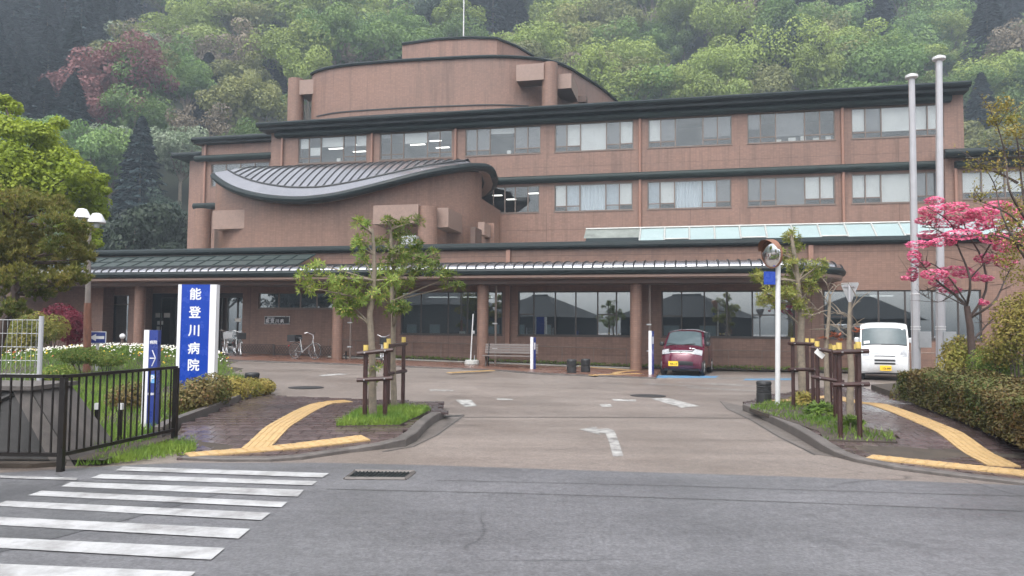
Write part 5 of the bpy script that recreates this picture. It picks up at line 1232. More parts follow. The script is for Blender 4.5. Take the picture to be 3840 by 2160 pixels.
# ---------------- street trees in the two islands
def bay_tree(name, label, base, trunk, clumps, r0_, matl, seed, group, dens=26, L=.12, extra=()):
    r = random.Random(seed); t = thing(name, label, 'tree', base, 0, group); b = Vector(base)
    tp = [Vector(p) - b for p in trunk]; n = len(tp)
    tr = MB(); tr.tube([tp[0] - Vector((0, 0, .1))] + tp, [r0_ * 1.15] + [r0_ * (1 - .62 * k / (n - 1)) for k in range(n)], 10); tro = tr.build('trunk', 'bark', t, True)
    cr = MB(); lm = MB()
    for (c, rad, yel) in clumps:
        c = Vector(c) - b
        fork = min(tp[1:], key=lambda q: (q - c).length + (2.0 if q.z > c.z + .1 else 0)); fork = fork.lerp(tp[max(0, tp.index(fork) - 1)], .3)
        br = bez(fork, c, rad * .1, 6, r); lm.tube(br, [r0_ * .34 * (1 - .75 * k / 6) for k in range(7)], 6)
        rad *= .9; m = int(dens * .80 * (rad / .25) ** 2 + 5)
        for _ in range(m):
            u = rv(r); k = r.random() ** .45; q = c + Vector((u[0] * rad * k, u[1] * rad * k, u[2] * rad * k * .85))
            if r.random() < .25: lm.tube([c + (q - c) * .1, q], .004, 3, False)
            rosette(cr, q, (u[0], u[1], u[2] + .6), 9, L, L * .20, r)
    for (a, e) in extra: lm.tube(bez(Vector(a) - b, Vector(e) - b, .04, 5, r), [.009, .008, .007, .005, .004, .003], 5)
    lm.build('limbs', 'bark', t, True, kind='stuff')
    if cr.v: cr.build('crown', matl, t)
    return t
def clv(lst, Y, scale, seed):
    r = random.Random(seed); return [(at(x, y, Y + r.uniform(-.35, .35)), rr / scale, 0) for x, y, rr in lst]
YA = gv(938, 1056, .12).y; YB = gv(992, 1033, .12).y
sa = 1912 / YA; sb = 1912 / YB
bay_tree('street_tree', 'leafy young street tree with pale trunk in the left island, the nearer one', gv(938, 1056, .12),
         [at(x, y, YA) for x, y in ((938, 1056), (937, 960), (936, 880), (930, 790), (938, 745), (942, 690), (940, 620), (935, 575))],
         clv([(772, 722, 30), (765, 690, 22), (800, 665, 22), (850, 735, 45), (885, 770, 45), (830, 700, 28), (880, 700, 40), (915, 650, 22), (905, 600, 24), (900, 620, 16), (925, 565, 20), (945, 735, 38), (950, 690, 34), (905, 745, 36), (985, 705, 30), (900, 560, 14), (860, 770, 24), (935, 960, 14), (945, 925, 16)], YA, sa, 3), .064, 'leaf_bay', 3, 'leafy street trees in the islands')
bay_tree('street_tree', 'leafy young street tree in the left island, the farther one', gv(992, 1033, .12),
         [at(x, y, YB) for x, y in ((992, 1033), (990, 960), (988, 890), (990, 800), (985, 740), (990, 680), (985, 620), (982, 560))],
         clv([(1000, 640, 45), (1030, 690, 40), (985, 660, 35), (1060, 660, 40), (1095, 675, 34), (1125, 700, 30), (1150, 718, 18), (1035, 610, 36), (1005, 590, 30), (1040, 560, 26), (1010, 560, 20), (975, 555, 16), (1010, 770, 28), (985, 775, 24), (1090, 640, 22), (960, 610, 26), (1000, 720, 30), (1045, 640, 30)], YB, sb, 4), .056, 'leaf_bay', 4, 'leafy street trees in the islands')
YC = gv(2020, 1006, .1).y; sc_ = 1912 / YC
bay_tree('street_tree', 'leafy street tree with thick trunk in the right island beside the mirror', gv(2020, 1006, .1),
         [at(x, y, YC) for x, y in ((2020, 1006), (2018, 940), (2014, 870), (2016, 800), (2012, 750), (2005, 690), (1998, 640), (1990, 590))],
         clv([(1990, 590, 24), (2000, 615, 26), (1960, 640, 24), (1935, 625, 18), (1910, 700, 26), (1900, 690, 16), (1930, 740, 28), (1960, 735, 24), (2000, 690, 30), (2030, 670, 26), (2055, 690, 26), (2065, 665, 20), (1985, 660, 26), (2010, 760, 24), (2030, 790, 22), (1960, 770, 22), (1985, 730, 28), (1920, 760, 18), (2040, 720, 24)], YC, sc_, 5), .09, 'leaf_bay_yellow', 5, 'leafy street trees in the islands', dens=38)
def bare_tree(label, px, py, trunk, twigs, leaves_, seed, r0_):
    b = gv(px, py, .12); Y = b.y; r = random.Random(seed)
    ex = []
    for x, y, ex_, ey_ in twigs:
        a = at(x, y, Y); e = at(ex_, ey_, Y + r.uniform(-.3, .3)); ex.append((a, e))
        for k in range(3):
            q = a.lerp(e, r.uniform(.3, .9)); ex.append((q, q + Vector((r.uniform(-.25, .25), r.uniform(-.2, .2), r.uniform(-.05, .3)))))
    t = bay_tree('bare_tree', label, b, [at(x, y, Y) for x, y in trunk], [], r0_, 'leaf_orange', seed, 'leafless street trees in the right island', extra=ex)
    cr = MB()
    for x, y in leaves_: rosette(cr, at(x, y, Y) - b, (0, 0, 1), 10, .12, .045, r)
    if cr.v: cr.build('leaves', 'leaf_orange', t)
bare_tree('leafless young tree with a few orange leaves, between two supported trees', 2083, 1042, ((2083, 1042), (2080, 960), (2078, 880), (2085, 800), (2088, 740)), ((2086, 800, 2040, 770), (2086, 790, 2120, 790), (2087, 770, 2060, 730), (2087, 750, 2110, 715), (2084, 830, 2035, 830), (2085, 815, 2130, 830), (2085, 780, 2030, 800), (2087, 745, 2075, 690)), ((2090, 848), (2105, 850), (2078, 852), (2115, 858), (2098, 842), (2110, 845), (2065, 852)), 11, .055)
bare_tree('leafless young tree nearest the street in the right island', 2140, 1062, ((2140, 1062), (2138, 1000), (2142, 930), (2136, 870), (2137, 800), (2138, 760)), ((2137, 800, 2100, 780), (2138, 790, 2160, 740), (2137, 830, 2175, 800), (2136, 850, 2095, 820)), ((2155, 836), (2160, 830)), 12, .062)
# ---------------- wooden tree supports
def support(label, posts, bars, lift=.12, caps=True):
    """posts: (px base, py base, py top); bars: (post a, post b, fraction of height)"""
    P = [(gv(x, y, lift), top) for x, y, top in posts]; o = P[0][0]
    t = thing('tree_support', label, 'tree support', o, 0, 'brown wooden tree supports'); T = []
    for p, top in P:
        q = p - o; h_ = at(1288 + (p.x / p.y) * 1912, top, p.y).z - p.z; h_ = max(.9, min(1.45, h_)); T.append((q, h_))
        MB().tube([q - Vector((0, 0, .1)), q + Vector((0, 0, h_ - .09))], .036, 8).build('post', 'support_wood', t, True)
        MB().tube([q + Vector((0, 0, h_ - .09)), q + Vector((0, 0, h_))], .038, 10).build('cap', 'cap_yellow', t)
    for a, b, f_ in bars:
        pa, pb = T[a][0] + Vector((0, -.05, T[a][1] * f_)), T[b][0] + Vector((0, -.05, T[b][1] * f_)); d = (pb - pa).normalized()
        MB().tube([pa - d * .12, pb + d * .12], .033, 8).build('crossbar', 'support_wood', t, True)
        for q in (pa, pb): MB().lathe([(.012, 0), (.012, .02)], 6, Matrix.Translation(q + Vector((0, -.05, 0))) @ Matrix.Rotation(R(90), 4, 'X')).build('bolt', 'steel', t)
    return t
support('brown support frame with yellow caps round the nearer left island tree', [(917, 1061, 868), (968, 1062, 862), (931, 1046, 862)], [(0, 1, .90), (0, 1, .55)])
support('brown support frame with yellow caps round the farther left island tree', [(975, 1036, 852), (1013, 1027, 848)], [(0, 1, .90), (0, 1, .52)])
support('brown support frame with yellow caps round the thick-trunked right island tree', [(1996, 1026, 850), (2046, 1024, 852), (2032, 1010, 851)], [(0, 1, .92), (0, 1, .55)])
support('brown support frame with a hanging white tag round the orange-leaved bare tree', [(2058, 1050, 858), (2102, 1054, 868), (2090, 1040, 865)], [(0, 1, .90), (0, 1, .52)])
support('brown support frame with yellow caps round the bare tree nearest the street', [(2114, 1097, 862), (2163, 1097, 860), (2158, 1072, 866)], [(0, 1, .90), (0, 1, .55)])
p = gv(2058, 1050, .12); c = at(2062, 890, p.y - .08)
tg = MB().box(-.085, .085, -.002, .002, -.045, .045).build('name_tag', 'paper'); tg.location = c; tg.rotation_euler = (0, R(40), 0); tag(tg, 'small white paper tag hanging from a tree support bar', 'tag')
# ---------------- grass, weeds and soil in the islands
def blades(mb, poly, n, h, r, zf, dens=None):
    x0 = min(p[0] for p in poly); x1 = max(p[0] for p in poly); y0 = min(p[1] for p in poly); y1 = max(p[1] for p in poly); k = 0; tries = 0
    while k < n and tries < n * 12:
        tries += 1; x, y = r.uniform(x0, x1), r.uniform(y0, y1)
        if not inside((x, y), poly): continue
        if dens and r.random() > dens(x, y): continue
        k += 1; z = zf(x, y); a = r.uniform(0, 6.28); hh = h * r.uniform(.5, 1.4); w_ = .006 + .004 * r.random(); lx, ly = r.uniform(-.6, .6) * hh, r.uniform(-.6, .6) * hh
        i = len(mb.v); mb.v += [(x - w_ * math.cos(a), y - w_ * math.sin(a), z), (x + w_ * math.cos(a), y + w_ * math.sin(a), z), (x + lx, y + ly, z + hh)]; mb.f.append((i, i + 1, i + 2))
rg = random.Random(21)
isl = MB().prism([(p.x, p.y) for p in ISL], -.05, .012, S).build('island_soil_left', 'soil', kind='structure')
isr = MB().prism([(p.x, p.y) for p in ISR], -.05, .012, S).build('island_soil_right', 'soil', kind='structure')
mb = MB(); blades(mb, [(p.x, p.y) for p in ISL], 7000, .10, rg, lambda x, y: S(x, y) + .01); o = mb.build('island_grass_left', 'leaf_weed', kind='stuff'); tag(o, 'bright grass growing round the trees of the left island', 'grass')
nz = lambda x, y: max(.08, min(1, .5 + 1.6 * noise.noise(Vector((x * 1.3, y * 1.3, 3)))))
mb = MB(); blades(mb, [(p.x, p.y) for p in ISR], 1900, .075, rg, lambda x, y: S(x, y) + .01, nz); o = mb.build('island_grass_right', 'leaf_weed', kind='stuff'); tag(o, 'patchy grass and weeds round the supports of the right island', 'grass')
def weed(px, py, rad, lb, mat='leaf_weed', n=26, lift=.12, L=.16):
    p = gv(px, py, lift); r = random.Random(int(px)); t = thing('weed', lb, 'weed', p); cr = MB()
    for _ in range(n): u = rv(r); rosette(cr, (u[0] * rad, u[1] * rad, abs(u[2]) * rad * .9 + .03), (u[0], u[1], abs(u[2]) + .5), 7, L, L * .28, r)
    cr.build('foliage', mat, t); MB().tube([(0, 0, -.03), (0, 0, rad * .6)], .012, 5).build('stem', 'bark', t)
weed(2065, 1050, .20, 'dark green leafy weed between the supports of the orange-leaved tree', n=34); weed(2020, 1015, .18, 'leafy weed at the foot of the thick-trunked tree', 'leaf_shrub'); weed(2140, 1083, .18, 'leafy weed at the foot of the tree nearest the street', n=24, L=.12)
weed(2560, 1075, .22, 'bright green tuft at the foot of the hedge', lift=.08, n=30)
# ---------------- shrubs, hedge
def leafy(name, label, cat, lobes, n, size, mat, seed, group=None, base=None, asp=.55, core='bark_dark'):
    r = random.Random(seed); b = Vector(base) if base is not None else Vector((lobes[0][0][0], lobes[0][0][1], 0))
    t = thing(name, label, cat, b, 0, group); cr = MB(); tot = sum(l[1][0] * l[1][2] for l in lobes)
    for c, rad in lobes: cloud(cr, Vector(c) - b, rad, int(n * rad[0] * rad[2] / tot), size, r, asp, .2)
    cr.build('foliage', mat, t); st_ = MB()
    for c, rad in lobes:
        c = Vector(c) - b
        for k in range(4): st_.tube([(c.x + r.uniform(-.1, .1) * rad[0], c.y + r.uniform(-.1, .1), min(0, c.z - rad[2])), (c.x + r.uniform(-.6, .6) * rad[0], c.y + r.uniform(-.5, .5) * rad[1], c.z + rad[2] * .5)], [.012, .004], 5)
    st_.build('stems', core, t, kind='stuff'); return t
# clipped hedge on the right
hpath = [gv(2268, 1008, .14), gv(2330, 1030, .14), gv(2400, 1056, .14), gv(2480, 1090, .14), gv(2576, 1132, .14), gv(2576, 1132, .14) + Vector((-.55, -1.6, 0))]
hpath = [p + Vector((.55, .1, 0)) for p in hpath]; hs_ = smooth_path(hpath, 5)
t = thing('hedge', 'clipped reddish green azalea hedge along the right pavement', 'hedge', hs_[0]); r = random.Random(31); cr = MB(); core = MB(); rows = []
for i, p in enumerate(hs_):
    tn = (hs_[min(i + 1, len(hs_) - 1)] - hs_[max(i - 1, 0)]).normalized(); nn_ = Vector((tn.y, -tn.x, 0))
    rows.append([p - hs_[0] + nn_ * a_ + Vector((0, 0, z_)) for a_, z_ in ((.34, 0), (.40, .34), (.28, .46), (-.7, .48), (-.9, .34), (-.9, 0))])
core.grid(rows).face(list(reversed(rows[0]))).face(rows[-1]).build('inner_twigs', 'bark_dark', t)
for i in range(len(hs_) - 1):
    for _ in range(1700):
        p = hs_[i].lerp(hs_[i + 1], r.random()) - hs_[0]; tn = (hs_[i + 1] - hs_[i]).normalized(); nn_ = Vector((tn.y, -tn.x, 0))
        # dome-shaped section
        a_ = r.uniform(-.35, 3.3); k = r.uniform(.82, 1.08); top_ = .62 + .12 * noise.noise(Vector((p.x * 1.5, p.y * 1.5, 0))); 
        ca, sa_ = math.cos(a_), math.sin(a_); e = .55
        off = math.copysign(abs(ca) ** e, ca) * (.52 if ca > 0 else .95) * k - .05; z_ = max(.03, (math.copysign(abs(sa_) ** e, sa_) * .5 + .5) * top_ * k if sa_ > 0 else .25 + r.uniform(-.2, .2))
        if r.random() < .3: off = .5 * k; z_ = r.uniform(.03, top_)
        q = p + nn_ * off + Vector((0, 0, z_)); nrm = Vector((nn_.x * ca, nn_.y * ca, sa_ + .3)) + Vector(rv(r)) * .8; nrm.normalize()
        a = nrm.cross(Vector(rv(r))); 
        if a.length < .05: continue
        a.normalize(); s = .05 * r.uniform(.7, 1.5); leafq(cr, q, a * s * .5, nrm.cross(a) * s * .32)
for _ in range(1500):
    u = rv(r); q = Vector((u[0] * .75 + .1, u[1] * .4 + .15, abs(u[2]) * .62)); nrm = (Vector(u) + Vector(rv(r)) * .7).normalized(); a = nrm.cross(Vector(rv(r))).normalized(); s = .05 * r.uniform(.7, 1.4); leafq(cr, q, a * s * .5, nrm.cross(a) * s * .32)
e_ = hs_[-1] - hs_[0]
for _ in range(2600):
    q = e_ + Vector((r.uniform(-.55, 1.0), r.uniform(-.16, .05), 0)); q.z = r.uniform(.03, .62); nrm = (Vector((0, -1, .4)) + Vector(rv(r)) * .8).normalized(); a = nrm.cross(Vector(rv(r)))
    if a.length < .05: continue
    a.normalize(); s = .05 * r.uniform(.7, 1.5); leafq(cr, q, a * s * .5, nrm.cross(a) * s * .32)
cr.build('foliage', 'leaf_hedge', t)
def lob(px, py, rpx, Y, sq=1.0, dep=1.0): c = at(px, py, Y); k = rpx * Y / 1912; return (c, (k, k * dep, k * sq))
leafy('shrub', 'yellow green shrub behind the hedge right of the flagpoles', 'shrub', [lob(2415, 885, 45, 16.6), lob(2395, 920, 40, 16.4), lob(2440, 915, 35, 16.5)], 3200, .07, 'leaf_shrub', 41, 'shrubs behind the hedge', base=(at(2415, 920, 16.6).x, 16.6, .13))
leafy('shrub', 'large olive shrub filling the right edge behind the hedge', 'shrub', [lob(2545, 800, 55, 14.6), lob(2565, 850, 70, 14.4), lob(2510, 880, 50, 14.8), lob(2580, 770, 45, 14.6)], 4600, .065, 'leaf_shrub', 42, 'shrubs behind the hedge', base=(at(2540, 900, 14.6).x, 14.6, .13))
leafy('shrub', 'dark green low shrub between the dogwood trunk and the right edge', 'shrub', [lob(2480, 915, 45, 15.4), lob(2530, 925, 45, 15.0)], 3200, .06, 'leaf_bay', 43, 'shrubs behind the hedge', base=(at(2490, 930, 15.4).x, 15.4, .13))
# left bed shrubs
def bl_lob(px, py, rx, rz_, Y, dy=.6): c = at(px, py, Y); k = Y / 1912; return (c, (rx * k, dy, rz_ * k))
def gb(x, y): return (x, y, BH(x, y))
leafy('azalea_shrub', 'low azalea shrub in front of the tall blue sign', 'shrub', [bl_lob(485, 1000, 50, 52, 12.9), bl_lob(530, 985, 50, 48, 13.7)], 7000, .055, 'leaf_hedge', 51, 'azaleas along the left kerb', base=gb(at(505, 985, 13.5).x, 13.5))
leafy('azalea_shrub', 'low yellowing azalea shrub right of the tall blue sign by the kerb', 'shrub', [bl_lob(580, 982, 45, 38, 14.9), bl_lob(625, 978, 40, 30, 15.9)], 5000, .055, 'leaf_shrub', 52, 'azaleas along the left kerb', base=gb(at(595, 980, 15.6).x, 15.6))
leafy('azalea_shrub', 'small azalea shrub at the far end of the left kerb', 'shrub', [bl_lob(660, 973, 32, 22, 16.8, .4)], 2200, .055, 'leaf_shrub', 53, 'azaleas along the left kerb', base=gb(at(660, 975, 17.0).x + .0, 17.0))
leafy('azalea_shrub', 'sparse brownish shrub behind the railing left of the parking sign', 'shrub', [bl_lob(330, 1000, 50, 40, 12.9)], 2600, .055, 'leaf_hedge', 54, 'azaleas along the left kerb', base=gb(at(330, 1000, 12.9).x, 12.9))
leafy('azalea_shrub', 'rounded green shrub in the grass below the arrow sign', 'shrub', [bl_lob(205, 895, 55, 22, 17.2), bl_lob(270, 905, 45, 18, 17.4)], 4200, .06, 'leaf_bay', 55, 'azaleas along the left kerb', base=gb(at(220, 900, 17.2).x, 17.2))
leafy('azalea_shrub', 'small green shrub right of the mesh fence post', 'shrub', [bl_lob(140, 945, 40, 28, 13.8)], 2400, .055, 'leaf_bay', 56, 'azaleas along the left kerb', base=gb(at(140, 945, 13.8).x, 13.8))
leafy('red_shrub', 'deep red leafed shrub under the pine beside the entrance', 'shrub', [bl_lob(150, 800, 50, 38, 27), bl_lob(185, 825, 40, 45, 26.6), bl_lob(120, 830, 30, 30, 27.2)], 6000, .10, 'leaf_red', 57, base=(at(160, 830, 27).x, 27, G(-16, 27)))
leafy('shrub', 'green shrub below the pine left of the red shrub', 'shrub', [bl_lob(80, 830, 60, 50, 22), bl_lob(30, 860, 50, 50, 21.5), bl_lob(135, 825, 35, 35, 23)], 6000, .09, 'leaf_pine', 58, base=gb(at(70, 850, 22).x, 22))
# flower bed
mb = {'petal_white': MB(), 'petal_yellow': MB(), 'petal_red': MB()}; lf = MB(); r = random.Random(61); fcol = {'petal_white': 'white', 'petal_yellow': 'yellow', 'petal_red': 'red'}
cnt = 0
while cnt < 6000:
    x, y = -10.9 + r.gauss(0, 2.0), 21.3 + r.gauss(0, .9)
    if not inside((x, y), BED) or x < -15.5: continue
    cnt += 1; z = BH(x, y); q = (x - (-10.9)) / 2.0; fy = (y - 21.3)
    if r.random() < .84: cloud(lf, (x, y, z + .06), (.08, .08, .06), 2, .07, r); continue
    n_ = noise.noise(Vector((x * .9, y * .9, 0)))
    m_ = 'petal_white' if fy > -.55 or n_ > .1 else ('petal_yellow' if n_ > -.15 else 'petal_red')
    if m_ != 'petal_white' and r.random() < .45: m_ = 'petal_white'
    if r.random() < .05: m_ = 'petal_yellow'
    leafq(mb[m_], (x, y, z + .13 + r.uniform(-.03, .05)), (.023, r.uniform(-.012, .012), r.uniform(-.01, .01)), (0, .02, .016))
for k, v_ in mb.items(): o = v_.build('flowers', k, kind='stuff'); tag(o, fcol[k] + ' bedding flowers of the mound before the entrance', 'flowers')
tag(lf.build('flower_leaves', 'leaf_weed', kind='stuff'), 'low green leaves among the bedding flowers of the mound', 'foliage')
# grass of the left bed
mb = MB(); near_ = [p for p in BED if True]
blades(mb, [(-4.7, 10.2), (-4.95, 11), (-5.3, 14), (-5.6, 17.2), (-8.2, 21), (-16, 21), (-16, 9.6), (-4.75, 9.0)], 46000, .12, rg, BH, lambda x, y: max(.12, min(1, .75 + 1.3 * noise.noise(Vector((x * .8, y * .8, 9))))) * (1.0 if y < 14 else .6))
tag(mb.build('bed_grass', 'leaf_weed', kind='stuff'), 'rough grass covering the planting bed behind the railing', 'grass')
mb = MB(); blades(mb, [(-4.75, 8.35), (-4.3, 10.4), (-3.9, 9.5), (-3.85, 9.15), (-4.4, 8.6)], 1600, .09, rg, lambda x, y: .02, nz)
tag(mb.build('verge_grass', 'leaf_weed', kind='stuff'), 'weeds growing at the foot of the railing and kerb', 'grass')
# moss and low weeds along the wall foot
mb = MB(); r = random.Random(66)
for _ in range(3800):
    s_ = r.uniform(-6, 19); w_ = r.uniform(-.6, -.05); p = BW(s_, w_, 0); cloud(mb, (p.x, p.y, G(p.x, p.y) + .11 + r.uniform(0, .10)), (.05, .05, .04), 1, .08, r)
tag(mb.build('wall_weeds', 'leaf_weed', kind='stuff'), 'low green weeds along the foot of the tiled wall', 'weeds')
# ---------------- pine and bright tree at left
def clump_tree(name, label, base, trunk, r0_, clumps, fn, lmat, bark, limb=.3):
    t = thing(name, label, 'tree', base); b = Vector(base); tp = [Vector(p) - b for p in trunk]; n = len(tp)
    MB().tube([tp[0] - Vector((0, 0, .1))] + tp, [r0_ * 1.2] + [r0_ * (1 - .7 * k / (n - 1)) for k in range(n)], 10).build('trunk', bark, t, True)
    cr = MB(); lm = MB(); r = random.Random(len(clumps))
    for c, rad in clumps:
        c = Vector(c) - b; fork = min(tp[1:], key=lambda q: (q - c).length + max(0, q.z - c.z) * 1.5)
        lm.tube(bez(fork, c, -.05, 6, r), [r0_ * limb * (1 - .8 * k / 6) for k in range(7)], 6); fn(cr, c, rad, r)
    lm.build('limbs', bark, t, True, kind='stuff'); cr.build('crown', lmat, t); return t
def needles(cr, c, rad, r):
    for _ in range(int(95 * rad[0] / .4)):
        u = rv(r); k = r.random() ** .4; q = Vector((c[0] + u[0] * rad[0] * k, c[1] + u[1] * rad[1] * k, c[2] + u[2] * rad[2] * k)); d = Vector((u[0] * .6, u[1] * .6, abs(u[2]) + .7)).normalized()
        for _n in range(16):
            e = (d + Vector(rv(r)) * .75).normalized(); l = r.uniform(.09, .15); s = e.cross(d); 
            if s.length < .02: continue
            leafq(cr, q + e * l * .5, e * l * .5, s.normalized() * .0105)
        if r.random() < .12 and u[2] > .3: leafq(cr, q + Vector((0, 0, .1)), (0, 0, .1), (.012, 0, 0))
rp_ = random.Random(71); YP = 16.0; pc = []
for (x, y, rr) in ((20, 560, 60), (90, 600, 55), (150, 560, 50), (200, 620, 40), (180, 660, 45), (110, 660, 55), (40, 650, 60), (0, 600, 60), (60, 700, 50), (140, 710, 45), (190, 700, 35), (20, 720, 50), (80, 520, 45), (140, 520, 40), (200, 580, 30), (215, 650, 25), (-40, 640, 70), (-60, 560, 70), (30, 780, 40), (60, 500, 40), (-30, 500, 60), (150, 625, 45), (0, 680, 55), (100, 740, 35), (60, 610, 50), (10, 800, 35)):
    c = at(x, y, YP + rp_.uniform(-.9, .9)); k = rr * YP / 1912; pc.append((c, (k, k, k * .62)))
pb = gb(at(-20, 950, YP).x, YP)
clump_tree('pine_tree', 'garden pine with olive needle clouds at the left edge', pb, [pb, at(-10, 880, YP), at(15, 800, YP), at(40, 740, YP), at(30, 660, YP), at(40, 560, YP), at(40, 490, YP)], .13, pc, needles, 'leaf_pine', 'bark_red', .26)
YM = 23.0; mc = []
for (x, y, rr) in ((30, 270, 28), (20, 320, 45), (60, 330, 40), (110, 330, 35), (150, 310, 25), (125, 365, 45), (60, 390, 60), (10, 400, 70), (110, 420, 60), (160, 400, 45), (195, 430, 45), (150, 470, 60), (220, 470, 45), (255, 450, 22), (240, 510, 38), (200, 520, 50), (250, 540, 28), (90, 480, 70), (20, 480, 80), (-50, 400, 90), (-60, 300, 60), (215, 580, 40), (235, 610, 25), (180, 560, 45), (60, 440, 60), (190, 600, 35), (10, 250, 20), (130, 450, 45), (265, 480, 14)):
    c = at(x, y, YM + rp_.uniform(-1.2, 1.2)); k = rr * YM / 1912; mc.append((c, (k, k, k * .72)))
def mleaf(cr, c, rad, r): cloud(cr, c, rad, int(1500 * rad[0] ** 2 + 120), .115, r, .7, .35, .5)
mb_ = gb(at(0, 900, YM).x, YM)
clump_tree('maple_tree', 'bright yellow green leafy tree rising behind the pine at left', mb_, [mb_, at(0, 800, YM), at(5, 650, YM), at(10, 540, YM), at(20, 430, YM), at(30, 320, YM)], .16, mc, mleaf, 'leaf_bright', 'bark_dark')
# ---------------- pink dogwood and the half-bare tree at right
YD = 16.2; db = (at(2447, 935, YD).x, YD, .13); t = thing('dogwood_tree', 'pink flowering dogwood with dark branches beside the flagpoles', 'tree', db); b = Vector(db); r = random.Random(81)
D = lambda x, y, dy=0: at(x, y, YD + dy) - b
MB().tube([D(2447, 945), D(2445, 880), D(2440, 820), D(2432, 770)], [.085, .075, .07, .06], 10).build('trunk', 'bark_red', t, True)
lm = MB()
for pts, w_ in (([(2432, 770), (2400, 740), (2350, 700), (2300, 640)], .035), ([(2432, 770), (2440, 700), (2410, 620), (2390, 560), (2330, 520)], .03), ([(2440, 800), (2480, 730), (2470, 650), (2430, 580), (2420, 520)], .035), ([(2440, 800), (2500, 760), (2530, 700), (2560, 640)], .03), ([(2430, 760), (2380, 690), (2330, 660), (2290, 690)], .02), ([(2470, 650), (2510, 590), (2560, 560)], .02), ([(2410, 620), (2360, 580), (2320, 570)], .015), ([(2445, 860), (2480, 820), (2520, 780)], .03), ([(2430, 770), (2370, 740), (2330, 730)], .015), ([(2440, 700), (2480, 660), (2520, 640)], .018), ([(2400, 740), (2360, 760), (2320, 740)], .012)):
    P = [D(x, y, r.uniform(-.5, .5) if i else 0) for i, (x, y) in enumerate(pts)]; P = smooth_path(P, 4); n = len(P); lm.tube(P, [w_ * (1 - .75 * k / (n - 1)) for k in range(n)], 6)
    for _ in range(9):
        q = P[r.randrange(n // 3, n)]; lm.tube([q, q + Vector((r.uniform(-.5, .5), r.uniform(-.4, .4), r.uniform(-.05, .4)))], [.008, .003], 4)
lm.build('limbs', 'bark_dark', t, True, kind='stuff'); fl_ = MB()
for x, y, rx, rz_ in ((2350, 505, 22, 10), (2400, 520, 30, 10), (2340, 530, 26, 12), (2420, 540, 40, 14), (2470, 535, 35, 12), (2510, 520, 30, 14), (2330, 555, 25, 10), (2380, 560, 40, 12), (2450, 565, 45, 16), (2500, 560, 40, 14), (2550, 580, 35, 20), (2340, 590, 30, 10), (2310, 615, 28, 9), (2370, 610, 30, 10), (2420, 590, 40, 12), (2540, 620, 35, 14), (2300, 645, 14, 16), (2295, 690, 12, 18), (2400, 680, 40, 10), (2350, 690, 30, 12), (2430, 690, 30, 9), (2370, 710, 30, 12), (2470, 700, 25, 8), (2390, 730, 26, 8), (2480, 650, 25, 12), (2530, 660, 25, 12), (2500, 600, 30, 12), (2475, 760, 10, 8), (2320, 665, 16, 8), (2560, 540, 25, 16), (2275, 700, 8, 5)):
    c = D(x, y, r.uniform(-.6, .6)); k = YD / 1912
    for _ in range(int(12 + rx * rz_ * .62)):
        u = rv(r); p = c + Vector((u[0] * rx * k, u[1] * rx * k, u[2] * rz_ * k)); nrm = Vector((r.uniform(-.6, .6), r.uniform(-.9, .3), 1)).normalized(); a = nrm.cross(Vector((1, 0, .1))).normalized(); e = nrm.cross(a); s = r.uniform(.028, .042)
        for q in (a + e, a - e, -a - e, -a + e): q = q.normalized(); leafq(fl_, p + q * s * .5, q * s * .55, nrm.cross(q) * s * .42)
fl_.build('blossom', 'petal_pink', t)
YE = 13.6; eb_ = (at(2620, 900, YE).x, YE, .13); t = thing('budding_tree', 'half-bare tree with sparse yellow leaves at the right edge', 'tree', eb_); b = Vector(eb_); D = lambda x, y, dy=0: at(x, y, YE + dy) - b
MB().tube([D(2620, 950), D(2610, 800), D(2600, 680), D(2585, 560)], [.09, .075, .06, .05], 10).build('trunk', 'bark_dark', t, True); lm = MB(); lv = MB(); r = random.Random(91)
for pts in ([(2600, 680), (2560, 620), (2520, 540), (2500, 460), (2460, 400)], [(2585, 560), (2540, 480), (2530, 400), (2510, 320), (2480, 260)], [(2585, 560), (2570, 460), (2560, 360), (2540, 280)], [(2600, 640), (2540, 600), (2480, 590)], [(2590, 600), (2540, 540), (2450, 500)], [(2580, 540), (2600, 430), (2590, 330)], [(2560, 460), (2500, 430), (2440, 420)]):
    P = smooth_path([D(x, y, r.uniform(-.4, .4) if i else 0) for i, (x, y) in enumerate(pts)], 4); n = len(P); lm.tube(P, [.026 * (1 - .8 * k / (n - 1)) for k in range(n)], 6)
    for _ in range(16):
        q = P[r.randrange(n // 4, n)]; e = q + Vector((r.uniform(-.45, .45), r.uniform(-.4, .4), r.uniform(-.1, .4))); lm.tube([q, e], [.007, .002], 4)
        for _k in range(7):
            w_ = q.lerp(e, r.random()) + Vector(rv(r)) * .07; cloud(lv, w_, (.06, .06, .06), 2, .05, r, .6)
for x, y, rr in ((2520, 265, 30), (2500, 300, 18), (2550, 330, 25), (2540, 300, 20), (2560, 520, 40), (2540, 560, 30), (2570, 620, 45), (2560, 690, 40), (2530, 650, 30)):
    k = rr * YE / 1912; cloud(lv, D(x, y, r.uniform(-.3, .3)), (k, k, k * .8), int(rr * 7), .05, r, .6, .3)
lm.build('limbs', 'bark_dark', t, True, kind='stuff'); lv.build('leaves', 'leaf_shrub', t)
